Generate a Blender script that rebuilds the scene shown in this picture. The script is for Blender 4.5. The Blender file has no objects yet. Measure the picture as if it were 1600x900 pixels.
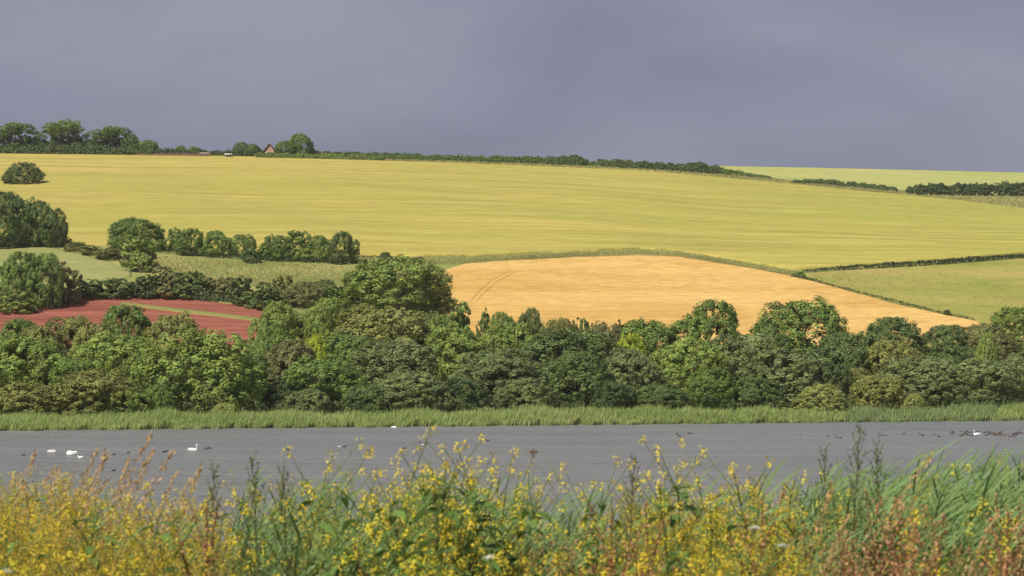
import bpy, math, random
import numpy as np
R = math.radians
SC = bpy.context.scene
COL = SC.collection
rng = np.random.default_rng(7)
random.seed(7)

# ------------------------------------------------------------------ camera
# level camera, 72 mm lens, 12 m above the lake on a bank; frame shifted up a little
F, U0, VH, EYE = 3200.0, 800.0, 560.0, 12.0      # pixel scale of the 1600x900 photograph
cam = bpy.data.cameras.new('camera'); co = bpy.data.objects.new('camera', cam); COL.objects.link(co)
co.location = (0, 0, EYE); co.rotation_euler = (R(90), 0, 0)
cam.lens = 72; cam.sensor_width = 36; cam.shift_y = (VH - 450) / 1600
cam.clip_start = 0.1; cam.clip_end = 20000
cam.dof.use_dof = True; cam.dof.focus_distance = 380; cam.dof.aperture_fstop = 8.0
SC.camera = co
SC.render.resolution_x, SC.render.resolution_y = 1024, 576
SC.view_settings.view_transform = 'Standard'; SC.view_settings.look = 'None'
SC.view_settings.exposure = 0.18; SC.view_settings.gamma = 1.0

# ------------------------------------------------------------------ light and sky
SUN_EL, SUN_AZ = 48.0, 220.0        # azimuth clockwise from +Y: the sun stands behind the camera's left shoulder
world = bpy.data.worlds.new('World'); SC.world = world; world.use_nodes = True
wn = world.node_tree; wn.nodes.clear()
def N(t, kind, **kw):
    n = t.nodes.new(kind)
    for k, v in kw.items(): setattr(n, k, v)
    return n
sky = N(wn, 'ShaderNodeTexSky', sky_type='NISHITA', sun_disc=False)
sky.sun_elevation = R(SUN_EL); sky.sun_rotation = R(SUN_AZ)
bg1 = N(wn, 'ShaderNodeBackground'); bg1.inputs[1].default_value = 0.1
wn.links.new(sky.outputs[0], bg1.inputs[0])
tc = N(wn, 'ShaderNodeTexCoord')
mp = N(wn, 'ShaderNodeMapping'); mp.inputs['Scale'].default_value = (3.2, 3.2, 9.0); mp.inputs['Rotation'].default_value = (0, R(12), 0)
mp.inputs['Location'].default_value = (0.35, 0.0, 0.0)
wn.links.new(tc.outputs['Generated'], mp.inputs[0])
nz = N(wn, 'ShaderNodeTexNoise'); nz.inputs['Scale'].default_value = 0.9; nz.inputs['Detail'].default_value = 5; nz.inputs['Roughness'].default_value = 0.45
nz.inputs['Distortion'].default_value = 0.5
wn.links.new(mp.outputs[0], nz.inputs[0])
cr = N(wn, 'ShaderNodeValToRGB')
cr.color_ramp.elements[0].position = 0.32; cr.color_ramp.elements[0].color = (0.163, 0.176, 0.244, 1)
cr.color_ramp.elements[1].position = 0.68; cr.color_ramp.elements[1].color = (0.276, 0.278, 0.356, 1)
wn.links.new(nz.outputs['Fac'], cr.inputs[0])
bg2 = N(wn, 'ShaderNodeBackground'); bg2.inputs[1].default_value = 1.0
m2 = N(wn, 'ShaderNodeMapping'); m2.inputs['Scale'].default_value = (7, 7, 22); m2.inputs['Rotation'].default_value = (0, R(-18), 0)
wn.links.new(tc.outputs['Generated'], m2.inputs[0])
n2 = N(wn, 'ShaderNodeTexNoise'); n2.inputs['Scale'].default_value = 1.0; n2.inputs['Detail'].default_value = 7; n2.inputs['Roughness'].default_value = 0.55; n2.inputs['Distortion'].default_value = 0.8
wn.links.new(m2.outputs[0], n2.inputs[0])
r2 = N(wn, 'ShaderNodeMapRange'); r2.inputs[1].default_value = 0.3; r2.inputs[2].default_value = 0.7; r2.inputs[3].default_value = 0.95; r2.inputs[4].default_value = 1.04
wn.links.new(n2.outputs['Fac'], r2.inputs[0]); wn.links.new(r2.outputs[0], bg2.inputs[1])
wn.links.new(cr.outputs[0], bg2.inputs[0])
mx = N(wn, 'ShaderNodeMixShader'); mx.inputs[0].default_value = 0.96     # a storm cloud deck over the clear sky
wn.links.new(bg1.outputs[0], mx.inputs[1]); wn.links.new(bg2.outputs[0], mx.inputs[2])
wo = N(wn, 'ShaderNodeOutputWorld'); wn.links.new(mx.outputs[0], wo.inputs[0])

sl = bpy.data.lights.new('sun', 'SUN'); so = bpy.data.objects.new('sun', sl); COL.objects.link(so)
sl.energy = 4.8; sl.angle = R(0.6); sl.color = (1.0, 0.93, 0.80)
so.rotation_euler = (R(90 - SUN_EL), 0, R(180 - SUN_AZ))
so.location = (-200, -200, 300)

# ------------------------------------------------------------------ helpers
def tag(o, label=None, cat=None, group=None, kind=None):
    if label: o['label'] = label
    if cat: o['category'] = cat
    if group: o['group'] = group
    if kind: o['kind'] = kind
    return o
def mesh_np(name, v, q, mat=None, col=None, smooth=False):
    """v (n,3), q (m,4) quads; col (n,3) point colours"""
    me = bpy.data.meshes.new(name)
    v = np.ascontiguousarray(v, dtype=np.float32); q = np.ascontiguousarray(q, dtype=np.int32)
    me.vertices.add(len(v)); me.vertices.foreach_set('co', v.ravel())
    k = q.shape[1]
    me.loops.add(len(q) * k); me.loops.foreach_set('vertex_index', q.ravel())
    me.polygons.add(len(q)); me.polygons.foreach_set('loop_start', np.arange(len(q), dtype=np.int32) * k)
    me.polygons.foreach_set('loop_total', np.full(len(q), k, dtype=np.int32))
    me.update(calc_edges=True)
    if col is not None:
        a = me.color_attributes.new('Col', 'FLOAT_COLOR', 'POINT')
        c = np.ones((len(v), 4), dtype=np.float32); c[:, :3] = col
        a.data.foreach_set('color', c.ravel())
    if smooth: me.polygons.foreach_set('use_smooth', np.ones(len(q), dtype=bool))
    if mat: me.materials.append(mat)
    return me
def add(name, me, parent=None, loc=(0, 0, 0)):
    o = bpy.data.objects.new(name, me); COL.objects.link(o); o.location = loc
    if parent: o.parent = parent
    return o
def norm(a): return a / np.maximum(np.linalg.norm(a, axis=-1, keepdims=True), 1e-9)

class Geo:
    """collects quads with a colour per point"""
    def __init__(s): s.v, s.q, s.c, s.n = [], [], [], 0
    def put(s, v, q, c):
        v = np.asarray(v, float); c = np.asarray(c, float)
        if c.ndim == 1: c = np.tile(c, (len(v), 1))
        s.v.append(v); s.q.append(np.asarray(q) + s.n); s.c.append(c); s.n += len(v)
    def arr(s): return np.concatenate(s.v), np.concatenate(s.q), np.concatenate(s.c)
    def tube(s, pts, rad, c, k=3):
        pts = np.asarray(pts, float); m = len(pts); rad = np.broadcast_to(rad, (m,))
        t = norm(np.gradient(pts, axis=0)); ref = np.array([0.3, 1, 0.1]) if abs(t[0][1]) < 0.9 else np.array([1, 0, 0.2])
        a = norm(np.cross(t, ref)); b = np.cross(t, a)
        ang = np.arange(k) * 2 * np.pi / k
        v = pts[:, None] + rad[:, None, None] * (np.cos(ang)[None, :, None] * a[:, None] + np.sin(ang)[None, :, None] * b[:, None])
        i = np.arange(m - 1)[:, None] * k + np.arange(k)[None]; j = np.arange(m - 1)[:, None] * k + (np.arange(k)[None] + 1) % k
        q = np.stack([i, j, j + k, i + k], -1).reshape(-1, 4)
        s.put(v.reshape(-1, 3), q, c)
    def ribbon(s, pts, wid, c, side):
        pts = np.asarray(pts, float); m = len(pts); wid = np.broadcast_to(wid, (m,)); side = norm(np.asarray(side, float))
        v = np.stack([pts - side * wid[:, None] / 2, pts + side * wid[:, None] / 2], 1).reshape(-1, 3)
        i = np.arange(m - 1) * 2
        s.put(v, np.stack([i, i + 1, i + 3, i + 2], -1), c)
    def leaves(s, p, n, size, c, asp=0.6, r=rng):
        """one diamond-shaped leaf at each point p with normal n"""
        m = len(p); t = norm(np.cross(n, r.normal(size=(m, 3)))); b = np.cross(n, t)
        size = np.broadcast_to(size, (m,))[:, None]
        v = np.stack([p - t * size, p - b * size * asp, p + t * size, p + b * size * asp], 1)
        c = np.asarray(c, float)
        if c.ndim == 1: c = np.tile(c, (m, 1))
        s.put(v.reshape(-1, 3), np.arange(m * 4).reshape(-1, 4), np.repeat(c, 4, axis=0))

# ------------------------------------------------------------------ materials
def new_mat(name):
    m = bpy.data.materials.new(name); m.use_nodes = True
    nt = m.node_tree; b = nt.nodes['Principled BSDF']; b.inputs['Roughness'].default_value = 0.85
    b.inputs['Specular IOR Level'].default_value = 0.25
    return m, nt, b
def mixc(nt, fac, a, b, mode='MIX'):
    n = N(nt, 'ShaderNodeMix', data_type='RGBA', blend_type=mode)
    for sock, val in ((n.inputs[0], fac), (n.inputs[6], a), (n.inputs[7], b)):
        if isinstance(val, (int, float)): sock.default_value = val
        elif isinstance(val, tuple): sock.default_value = (*val, 1) if len(val) == 3 else val
        else: nt.links.new(val, sock)
    return n.outputs[2]
def noise(nt, scale, vec=(1, 1, 1), detail=4, rough=0.5, lo=0.35, hi=0.65, rot=0.0, dist=0.0):
    t = N(nt, 'ShaderNodeTexCoord'); m = N(nt, 'ShaderNodeMapping'); m.inputs['Scale'].default_value = vec; m.inputs['Rotation'].default_value = (0, 0, rot)
    nt.links.new(t.outputs['Object'], m.inputs[0])
    n = N(nt, 'ShaderNodeTexNoise'); n.inputs['Scale'].default_value = scale; n.inputs['Detail'].default_value = detail
    n.inputs['Roughness'].default_value = rough; n.inputs['Distortion'].default_value = dist
    nt.links.new(m.outputs[0], n.inputs[0])
    r = N(nt, 'ShaderNodeMapRange'); r.inputs[1].default_value = lo; r.inputs[2].default_value = hi
    nt.links.new(n.outputs['Fac'], r.inputs[0])
    return r.outputs[0]
def bump(nt, b, h, strength=0.5, dist=0.1):
    n = N(nt, 'ShaderNodeBump'); n.inputs['Strength'].default_value = strength; n.inputs['Distance'].default_value = dist
    nt.links.new(h, n.inputs['Height']); nt.links.new(n.outputs[0], b.inputs['Normal'])

def plant_mat(name, transl=0.3, rough=0.6):
    """takes the leaf's own colour from the point colours, times the tint of the object"""
    m, nt, b = new_mat(name); b.inputs['Roughness'].default_value = rough; b.inputs['Specular IOR Level'].default_value = 0.3
    a = N(nt, 'ShaderNodeVertexColor', layer_name='Col'); oi = N(nt, 'ShaderNodeObjectInfo')
    c = mixc(nt, 1.0, a.outputs[0], oi.outputs['Color'], 'MULTIPLY')
    nt.links.new(c, b.inputs['Base Color'])
    if transl:
        tr = N(nt, 'ShaderNodeBsdfTranslucent'); nt.links.new(c, tr.inputs[0])
        ms = N(nt, 'ShaderNodeMixShader'); ms.inputs[0].default_value = transl
        out = nt.nodes['Material Output']
        nt.links.new(b.outputs[0], ms.inputs[1]); nt.links.new(tr.outputs[0], ms.inputs[2]); nt.links.new(ms.outputs[0], out.inputs[0])
    return m
M_FOL = plant_mat('foliage', 0.24, 0.55)
M_PLANT = plant_mat('herbage', 0.3, 0.6)
M_SOLID = plant_mat('dry_stalks', 0.0, 0.8)

def field_mat(name, base, lite, dark, streak=(0.012, 0.12), fine=(0.5, 1.6), amt=0.6, rot=0.0, patch=0.008, patchc=None, grain=0.19):
    m, nt, b = new_mat(name)
    s1 = noise(nt, 1.0, (streak[0], streak[1], 0.02), 5, 0.6, 0.32, 0.68, rot, 0.3)
    c = mixc(nt, s1, dark, lite)
    c = mixc(nt, amt, base, c)
    if patchc:
        p = noise(nt, patch, (1, 2.2, 1), 4, 0.55, 0.45, 0.75, rot)
        c = mixc(nt, p, c, patchc)
    s2 = noise(nt, 1.0, (fine[0], fine[1], 1), 4, 0.7, 0.25, 0.75, rot)
    v = mixc(nt, s2, (1 - grain,) * 3, (1 + grain, 1 + grain, 1 + grain * .85))
    c = mixc(nt, 1.0, c, v, 'MULTIPLY')
    nt.links.new(c, b.inputs['Base Color']); b.inputs['Roughness'].default_value = 0.95; b.inputs['Specular IOR Level'].default_value = 0.05
    bump(nt, b, s2, 0.7, 0.5)
    return m
M_GROUND = field_mat('rough_grass', (0.27, 0.28, 0.09), (0.35, 0.32, 0.12), (0.19, 0.23, 0.06), (0.03, 0.08), (0.4, 0.9), 0.8, 0, 0.02, (0.13, 0.17, 0.05))
M_BARLEY = field_mat('barley_crop', (0.385, 0.322, 0.090), (0.49, 0.40, 0.125), (0.27, 0.262, 0.068), (0.010, 0.10), (0.10, 0.45), 0.8, R(-4), 0.006, (0.33, 0.32, 0.08), 0.20)
_bn = M_BARLEY.node_tree; _bb = _bn.nodes['Principled BSDF']; _src = _bb.inputs['Base Color'].links[0].from_socket
_g = N(_bn, 'ShaderNodeNewGeometry'); _sx2 = N(_bn, 'ShaderNodeSeparateXYZ'); _bn.links.new(_g.outputs['Position'], _sx2.inputs[0])
_mr = N(_bn, 'ShaderNodeMapRange'); _mr.inputs[1].default_value = -260; _mr.inputs[2].default_value = 260; _bn.links.new(_sx2.outputs[0], _mr.inputs[0])
_bn.links.new(mixc(_bn, 1.0, _src, mixc(_bn, _mr.outputs[0], (1.07, 1.0, 1.0), (0.92, 1.0, 0.85)), 'MULTIPLY'), _bb.inputs['Base Color'])
M_WHEAT = field_mat('ripe_wheat', (0.56, 0.350, 0.110), (0.63, 0.425, 0.160), (0.47, 0.285, 0.082), (0.010, 0.045), (0.22, 0.40), 0.95, R(24), grain=0.26)
M_PASTURE = field_mat('pasture_grass', (0.30, 0.27, 0.075), (0.36, 0.31, 0.10), (0.20, 0.24, 0.05), (0.02, 0.06), (0.3, 0.6), 0.8, 0, 0.012, (0.37, 0.27, 0.12))
M_FAR = field_mat('far_meadow', (0.36, 0.375, 0.125), (0.43, 0.405, 0.16), (0.29, 0.345, 0.10), (0.005, 0.03), (0.1, 0.4), 0.8, 0, 0.006, (0.42, 0.39, 0.17))
M_LEFT = field_mat('cut_meadow', (0.27, 0.28, 0.10), (0.34, 0.32, 0.14), (0.20, 0.24, 0.07), (0.02, 0.10), (0.3, 0.8), 0.8, R(-20))
M_RED = field_mat('ploughed_red_soil', (0.27, 0.088, 0.062), (0.36, 0.135, 0.095), (0.18, 0.056, 0.042), (0.02, 0.55), (0.25, 0.9), 1.0, R(-5), grain=0.3)
M_STRIP = field_mat('green_strip_grass', (0.25, 0.25, 0.08), (0.31, 0.27, 0.10), (0.17, 0.19, 0.06))
M_MARGIN = field_mat('dry_margin_grass', (0.34, 0.29, 0.11), (0.40, 0.34, 0.14), (0.24, 0.26, 0.08), (0.06, 0.3), (0.5, 1.0), 0.9, 0, 0.03, (0.20, 0.22, 0.07))
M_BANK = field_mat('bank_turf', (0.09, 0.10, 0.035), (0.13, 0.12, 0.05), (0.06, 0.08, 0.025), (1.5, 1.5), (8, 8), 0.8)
M_EARTH = field_mat('bare_pale_earth', (0.42, 0.24, 0.14), (0.48, 0.30, 0.18), (0.34, 0.18, 0.10))

def flat_mat(name, c, rough=0.8, var=0.15, scale=3.0):
    m, nt, b = new_mat(name); b.inputs['Roughness'].default_value = rough
    s = noise(nt, scale, (1, 1, 1), 4, 0.6)
    cc = mixc(nt, s, tuple(x * (1 - var) for x in c), tuple(min(1, x * (1 + var)) for x in c))
    nt.links.new(cc, b.inputs['Base Color']); return m
M_BARK = flat_mat('bark', (0.10, 0.075, 0.05), 0.9, 0.3, 6)
M_WATER, nt, b = new_mat('lake_water')
wc = noise(nt, 1.0, (0.012, 0.05, 1), 3, 0.5)
nt.links.new(mixc(nt, wc, (0.175, 0.182, 0.188), (0.205, 0.212, 0.218)), b.inputs['Base Color'])
b.inputs['IOR'].default_value = 1.33; b.inputs['Specular IOR Level'].default_value = 0.5
wr = N(nt, 'ShaderNodeMapRange'); wr.inputs[3].default_value = 0.24; wr.inputs[4].default_value = 0.48
nt.links.new(noise(nt, 1.0, (0.01, 0.045, 1), 4, 0.6), wr.inputs[0]); nt.links.new(wr.outputs[0], b.inputs['Roughness'])
h1 = noise(nt, 1.0, (0.35, 0.9, 1), 5, 0.65, 0.2, 0.8, R(8)); h2 = noise(nt, 1.0, (0.07, 0.22, 1), 4, 0.6, 0.2, 0.8, R(5))
hm_ = N(nt, 'ShaderNodeMath', operation='MULTIPLY_ADD'); hm_.inputs[1].default_value = 2.2
nt.links.new(h2, hm_.inputs[0]); nt.links.new(h1, hm_.inputs[2])
bump(nt, b, hm_.outputs[0], 0.8, 0.9)

# ------------------------------------------------------------------ the shape of the land
def smooth_tab(xs, ys, lo, hi, n, win):
    x = np.linspace(lo, hi, n); y = np.interp(x, xs, ys)
    k = np.hanning(win); k /= k.sum()
    return x, np.convolve(np.pad(y, win // 2, mode='edge'), k, 'valid')[:n]
ROWS = [(355, 665), (368, 654), (400, 627), (430, 600), (470, 553), (520, 505), (580, 455), (650, 402), (760, 348), (880, 305), (1000, 270), (1080, 255)]
_wx, _wy = smooth_tab([r[0] for r in ROWS], [(665 - r[1]) / 410 for r in ROWS], 355, 1080, 1400, 91)
_wy = (_wy - _wy[0]) / (_wy[-1] - _wy[0])
_sx, _sy = smooth_tab([-400, 0, 200, 400, 560, 800, 1000, 1130, 1300, 1600, 2000], [236, 238, 240, 243, 246, 252, 257, 260, 263, 270, 280], -400, 2000, 1200, 101)
_cx, _cy = smooth_tab([-400, 0, 500, 900, 1200, 1600, 2000], [0.95, 1.0, 1.0, 1.05, 1.30, 1.55, 1.6], -400, 2000, 1200, 151)
def ysh(u): return EYE * F / (673 - 16 * np.clip(u, -500, 2100) / 1600 - VH)
def vsky(u): return np.interp(u, _sx, _sy)
def cst(u): return np.interp(u, _cx, _cy)
def relief(X, Y):
    w = np.clip((Y - 430) / 120, 0, 1) * np.clip((1050 - Y) / 150, 0, 1)
    return w * (0.55 * np.sin(X / 41 + 1.0) * np.sin(Y / 57) + 0.3 * np.sin(X / 17 + Y / 29) + 0.12 * np.sin(Y / 9.5 + X / 40))
def land(X, Y):
    """height of the ground at (X, Y)"""
    X = np.asarray(X, float); Y = np.asarray(Y, float); X, Y = np.broadcast_arrays(X, Y)
    Ys = np.maximum(Y, 200.0)
    u = np.clip(U0 + F * X / Ys, -400, 2000)
    s0 = ysh(u); c = cst(u)
    yp = np.where(Y < 650, 355 + (Y - s0) * 295 / (650 - s0), 650 + (Y - 650) / c)
    w = np.interp(yp, _wx, _wy)
    vv = 673 - 16 * u / 1600; v = vv + (vsky(u) - vv) * w
    z = EYE + Y * (VH - v) / F
    ycr = 650 + 430 * c; over = Y - ycr                       # beyond the crest the hill flattens into a plateau
    zc = EYE + ycr * (VH - vsky(u)) / F
    z = np.where(over > 0, zc + 0.09 * 130 * (1 - np.exp(-np.maximum(over, 0) / 130)) - 0.00002 * np.minimum(np.maximum(over, 0), 2500) ** 2 * 0.3, z)
    z = z + relief(X, Y)
    bed = np.clip((Y - s0) * 0.12, -3.0, 0.0)
    z = np.where(Y < s0, bed, z)
    near = 10.3 - 13.3 * np.clip((Y - 15.5) / 40, 0, 1) ** 1.0
    k = Y < 120
    z = np.where(k, np.maximum(near, -3.0), z)
    return z
def img2w(u, v):
    """the ground point seen at photo pixel (u, v)"""
    u = np.asarray(u, float); v = np.asarray(v, float); u, v = np.broadcast_arrays(u, v)
    uc = np.clip(u, -400, 2000); vv = 673 - 16 * uc / 1600
    w = np.clip((v - vv) / (vsky(uc) - vv), 0, 1)
    yp = np.interp(w, _wy, _wx); s0 = ysh(uc)
    Y = np.where(yp < 650, s0 + (yp - 355) * (650 - s0) / 295, 650 + (yp - 650) * cst(uc))
    X = (u - U0) * Y / F
    return X, Y
def zpix(v, Y): return EYE - (v - VH) * Y / F

def grid_mesh(name, X, Y, Z, mat, smooth=True):
    a, b = X.shape; i = np.arange(a * b).reshape(a, b)
    q = np.stack([i[:-1, :-1], i[:-1, 1:], i[1:, 1:], i[1:, :-1]], -1).reshape(-1, 4)
    return mesh_np(name, np.stack([X, Y, Z], -1).reshape(-1, 3), q, mat, None, smooth)

# ground: one sheet, fine where it is seen, coarse out to the horizon
ys = np.concatenate([[-4000, -1500, -600, -200, -60, -20, -5], np.arange(0, 60, 2.0), np.arange(60, 330, 15.0), np.arange(330, 460, 2.5), np.arange(460, 900, 5.0), np.arange(900, 1500, 7.0), [1550, 1700, 2000, 2600, 3600, 5500, 9000]])
xs = np.concatenate([[-7000, -4000, -2500, -1500, -1000, -700, -560, -480], np.arange(-420, 421, 5.0), [480, 560, 700, 1000, 1500, 2500, 4000, 7000]])
GX, GY = np.meshgrid(xs, ys)
tag(add('ground', grid_mesh('ground', GX, GY, land(GX, GY), M_GROUND)), kind='structure')
# lake
lx = np.array([-7000., -1000, -300, 0, 300, 1000, 7000]); ly = np.array([42., 100, 200, 300, 352, 420, 440])
LX, LY = np.meshgrid(lx, ly)
def _shore_cap(X, Y): return Y
tag(add('water', grid_mesh('water', LX, LY, LX * 0, M_WATER)), kind='structure')

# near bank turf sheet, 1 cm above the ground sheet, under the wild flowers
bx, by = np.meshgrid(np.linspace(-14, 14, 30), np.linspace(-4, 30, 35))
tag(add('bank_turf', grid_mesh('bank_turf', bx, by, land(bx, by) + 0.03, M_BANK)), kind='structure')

def field(name, top, bot, mat, h, u0, u1, du=6, rows=60, parent=None, kind='structure'):
    """a crop standing h metres high between two outlines (lists of photo points), with its own sides"""
    us = np.arange(u0, u1 + du, du, dtype=float)
    vt = np.interp(us, [p[0] for p in top], [p[1] for p in top]); vb = np.interp(us, [p[0] for p in bot], [p[1] for p in bot])
    t = np.linspace(0, 1, rows)[:, None]
    U = np.tile(us, (rows, 1)); V = vb + (np.maximum(vt, vsky(us) + 0.0) - vb) * t
    jx = np.sin(us / 7.3) * 0.5 + np.sin(us / 3.1 + 2) * 0.4
    V = V + jx[None] * np.where((t == 0) | (t == 1), 0.35, 0.0)
    X, Y = img2w(U, V); Z = land(X, Y) + h
    X = np.vstack([X[:1], X, X[-1:]]); Y = np.vstack([Y[:1] - .05, Y, Y[-1:] + .05]); Z = np.vstack([Z[:1] - h - .4, Z, Z[-1:] - h - .4])
    X = np.hstack([X[:, :1], X, X[:, -1:]]); Y = np.hstack([Y[:, :1], Y, Y[:, -1:]]); Z = np.hstack([Z[:, :1] - h - .4, Z, Z[:, -1:] - h - .4])
    o = add(name, grid_mesh(name, X, Y, Z, mat), parent)
    if kind: tag(o, kind=kind)
    return o
BTOP = [(-400, 200), (560, 200), (561, 250), (800, 256), (1000, 266), (1100, 273), (1200, 284), (1340, 299), (1500, 314), (1600, 327), (1900, 350)]
BTOP = [(-400, 236), (0, 238), (200, 241), (400, 246), (560, 251), (800, 258)] + BTOP[4:]
field('barley_field', BTOP,
      [(-400, 360), (0, 378), (110, 383), (180, 387), (400, 395), (560, 400), (650, 401), (750, 399), (850, 393), (1000, 389), (1060, 393), (1130, 405), (1240, 423), (1300, 420), (1450, 410), (1600, 400), (1900, 385)],
      M_BARLEY, 0.7, -400, 1900, 6, 110)
field('wheat_field', [(676, 455), (690, 428), (730, 415), (800, 407), (900, 401), (1000, 400), (1060, 403), (1120, 413), (1180, 423), (1240, 436), (1320, 459), (1400, 480), (1480, 498), (1530, 508)],
      [(676, 458), (690, 490), (760, 530), (900, 545), (1200, 552), (1400, 540), (1530, 512)], M_WHEAT, 0.8, 676, 1530, 5, 80)
field('pasture', [(1248, 430), (1300, 426), (1450, 417), (1600, 407), (1900, 395)], [(1248, 434), (1320, 454), (1400, 475), (1480, 493), (1530, 503), (1600, 530), (1900, 540)], M_PASTURE, 0.15, 1248, 1900, 6, 60)
field('far_meadow', [(1120, 250), (2000, 250)], [(1120, 266), (1200, 277), (1340, 293), (1420, 300), (1600, 316), (1900, 335)], M_FAR, 0.25, 1120, 1900, 6, 40)
field('dry_field_margin', [(561, 247), (800, 254), (1000, 262), (1100, 268), (1200, 278), (1340, 294), (1420, 301), (1500, 303), (1600, 308), (1900, 318)],
      [(561, 252), (800, 259), (1000, 268), (1100, 275), (1200, 286), (1340, 301), (1500, 316), (1600, 329), (1900, 352)], M_MARGIN, 0.45, 561, 1900, 6, 14)
field('cut_meadow', [(-300, 350), (0, 374), (60, 384), (120, 400), (175, 416), (205, 430)], [(-300, 470), (0, 450), (140, 446), (205, 437)], M_LEFT, 0.15, -300, 205, 5, 40)
REDT = [(-300, 500), (0, 483), (60, 473), (120, 467), (200, 466), (300, 470), (400, 483), (440, 490)]
red = field('ploughed_field', REDT, [(-300, 545), (0, 535), (200, 545), (440, 548)], M_RED, 0.16, -300, 440, 5, 70)
field('grass_strip', [(190, 474), (230, 479), (300, 487), (410, 500), (440, 504)], [(190, 476), (230, 483), (300, 492), (410, 505), (440, 510)], M_STRIP, 0.42, 190, 440, 5, 6, red, None)
field('grass_edge', [(150, 464), (300, 467), (400, 480), (440, 487)], [(150, 467), (300, 470), (400, 483.5), (440, 491)], M_STRIP, 0.45, 150, 440, 5, 4, red, None)
field('earth_edge', [(60, 472), (110, 466), (150, 465), (180, 466)], [(60, 475), (110, 471), (150, 470), (180, 469)], M_EARTH, 0.40, 60, 180, 5, 4, red, None)
# wheel ruts pressed into the wheat
M_RUT = flat_mat('flattened_wheat', (0.26, 0.17, 0.05), 0.9)
wf = bpy.data.objects['wheat_field']
for pts in ([(737, 473), (752, 455), (770, 440), (795, 428)], [(745, 473), (762, 456), (778, 443), (803, 430)]):
    us = np.linspace(pts[0][0], pts[-1][0], 40); vs = np.interp(us, [p[0] for p in pts], [p[1] for p in pts])
    X, Y = img2w(us, vs); Z = land(X, Y) + 0.86; keep = (np.sin(us * 1.7) > -0.55)
    w = 0.18 * keep + 0.03
    g = Geo(); g.ribbon(np.stack([X, Y, Z], -1), w, (1, 1, 1), (1, 0.1, 0))
    v, q, c = g.arr(); add('wheel_rut', mesh_np('wheel_rut', v, q, M_RUT), wf)

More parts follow.
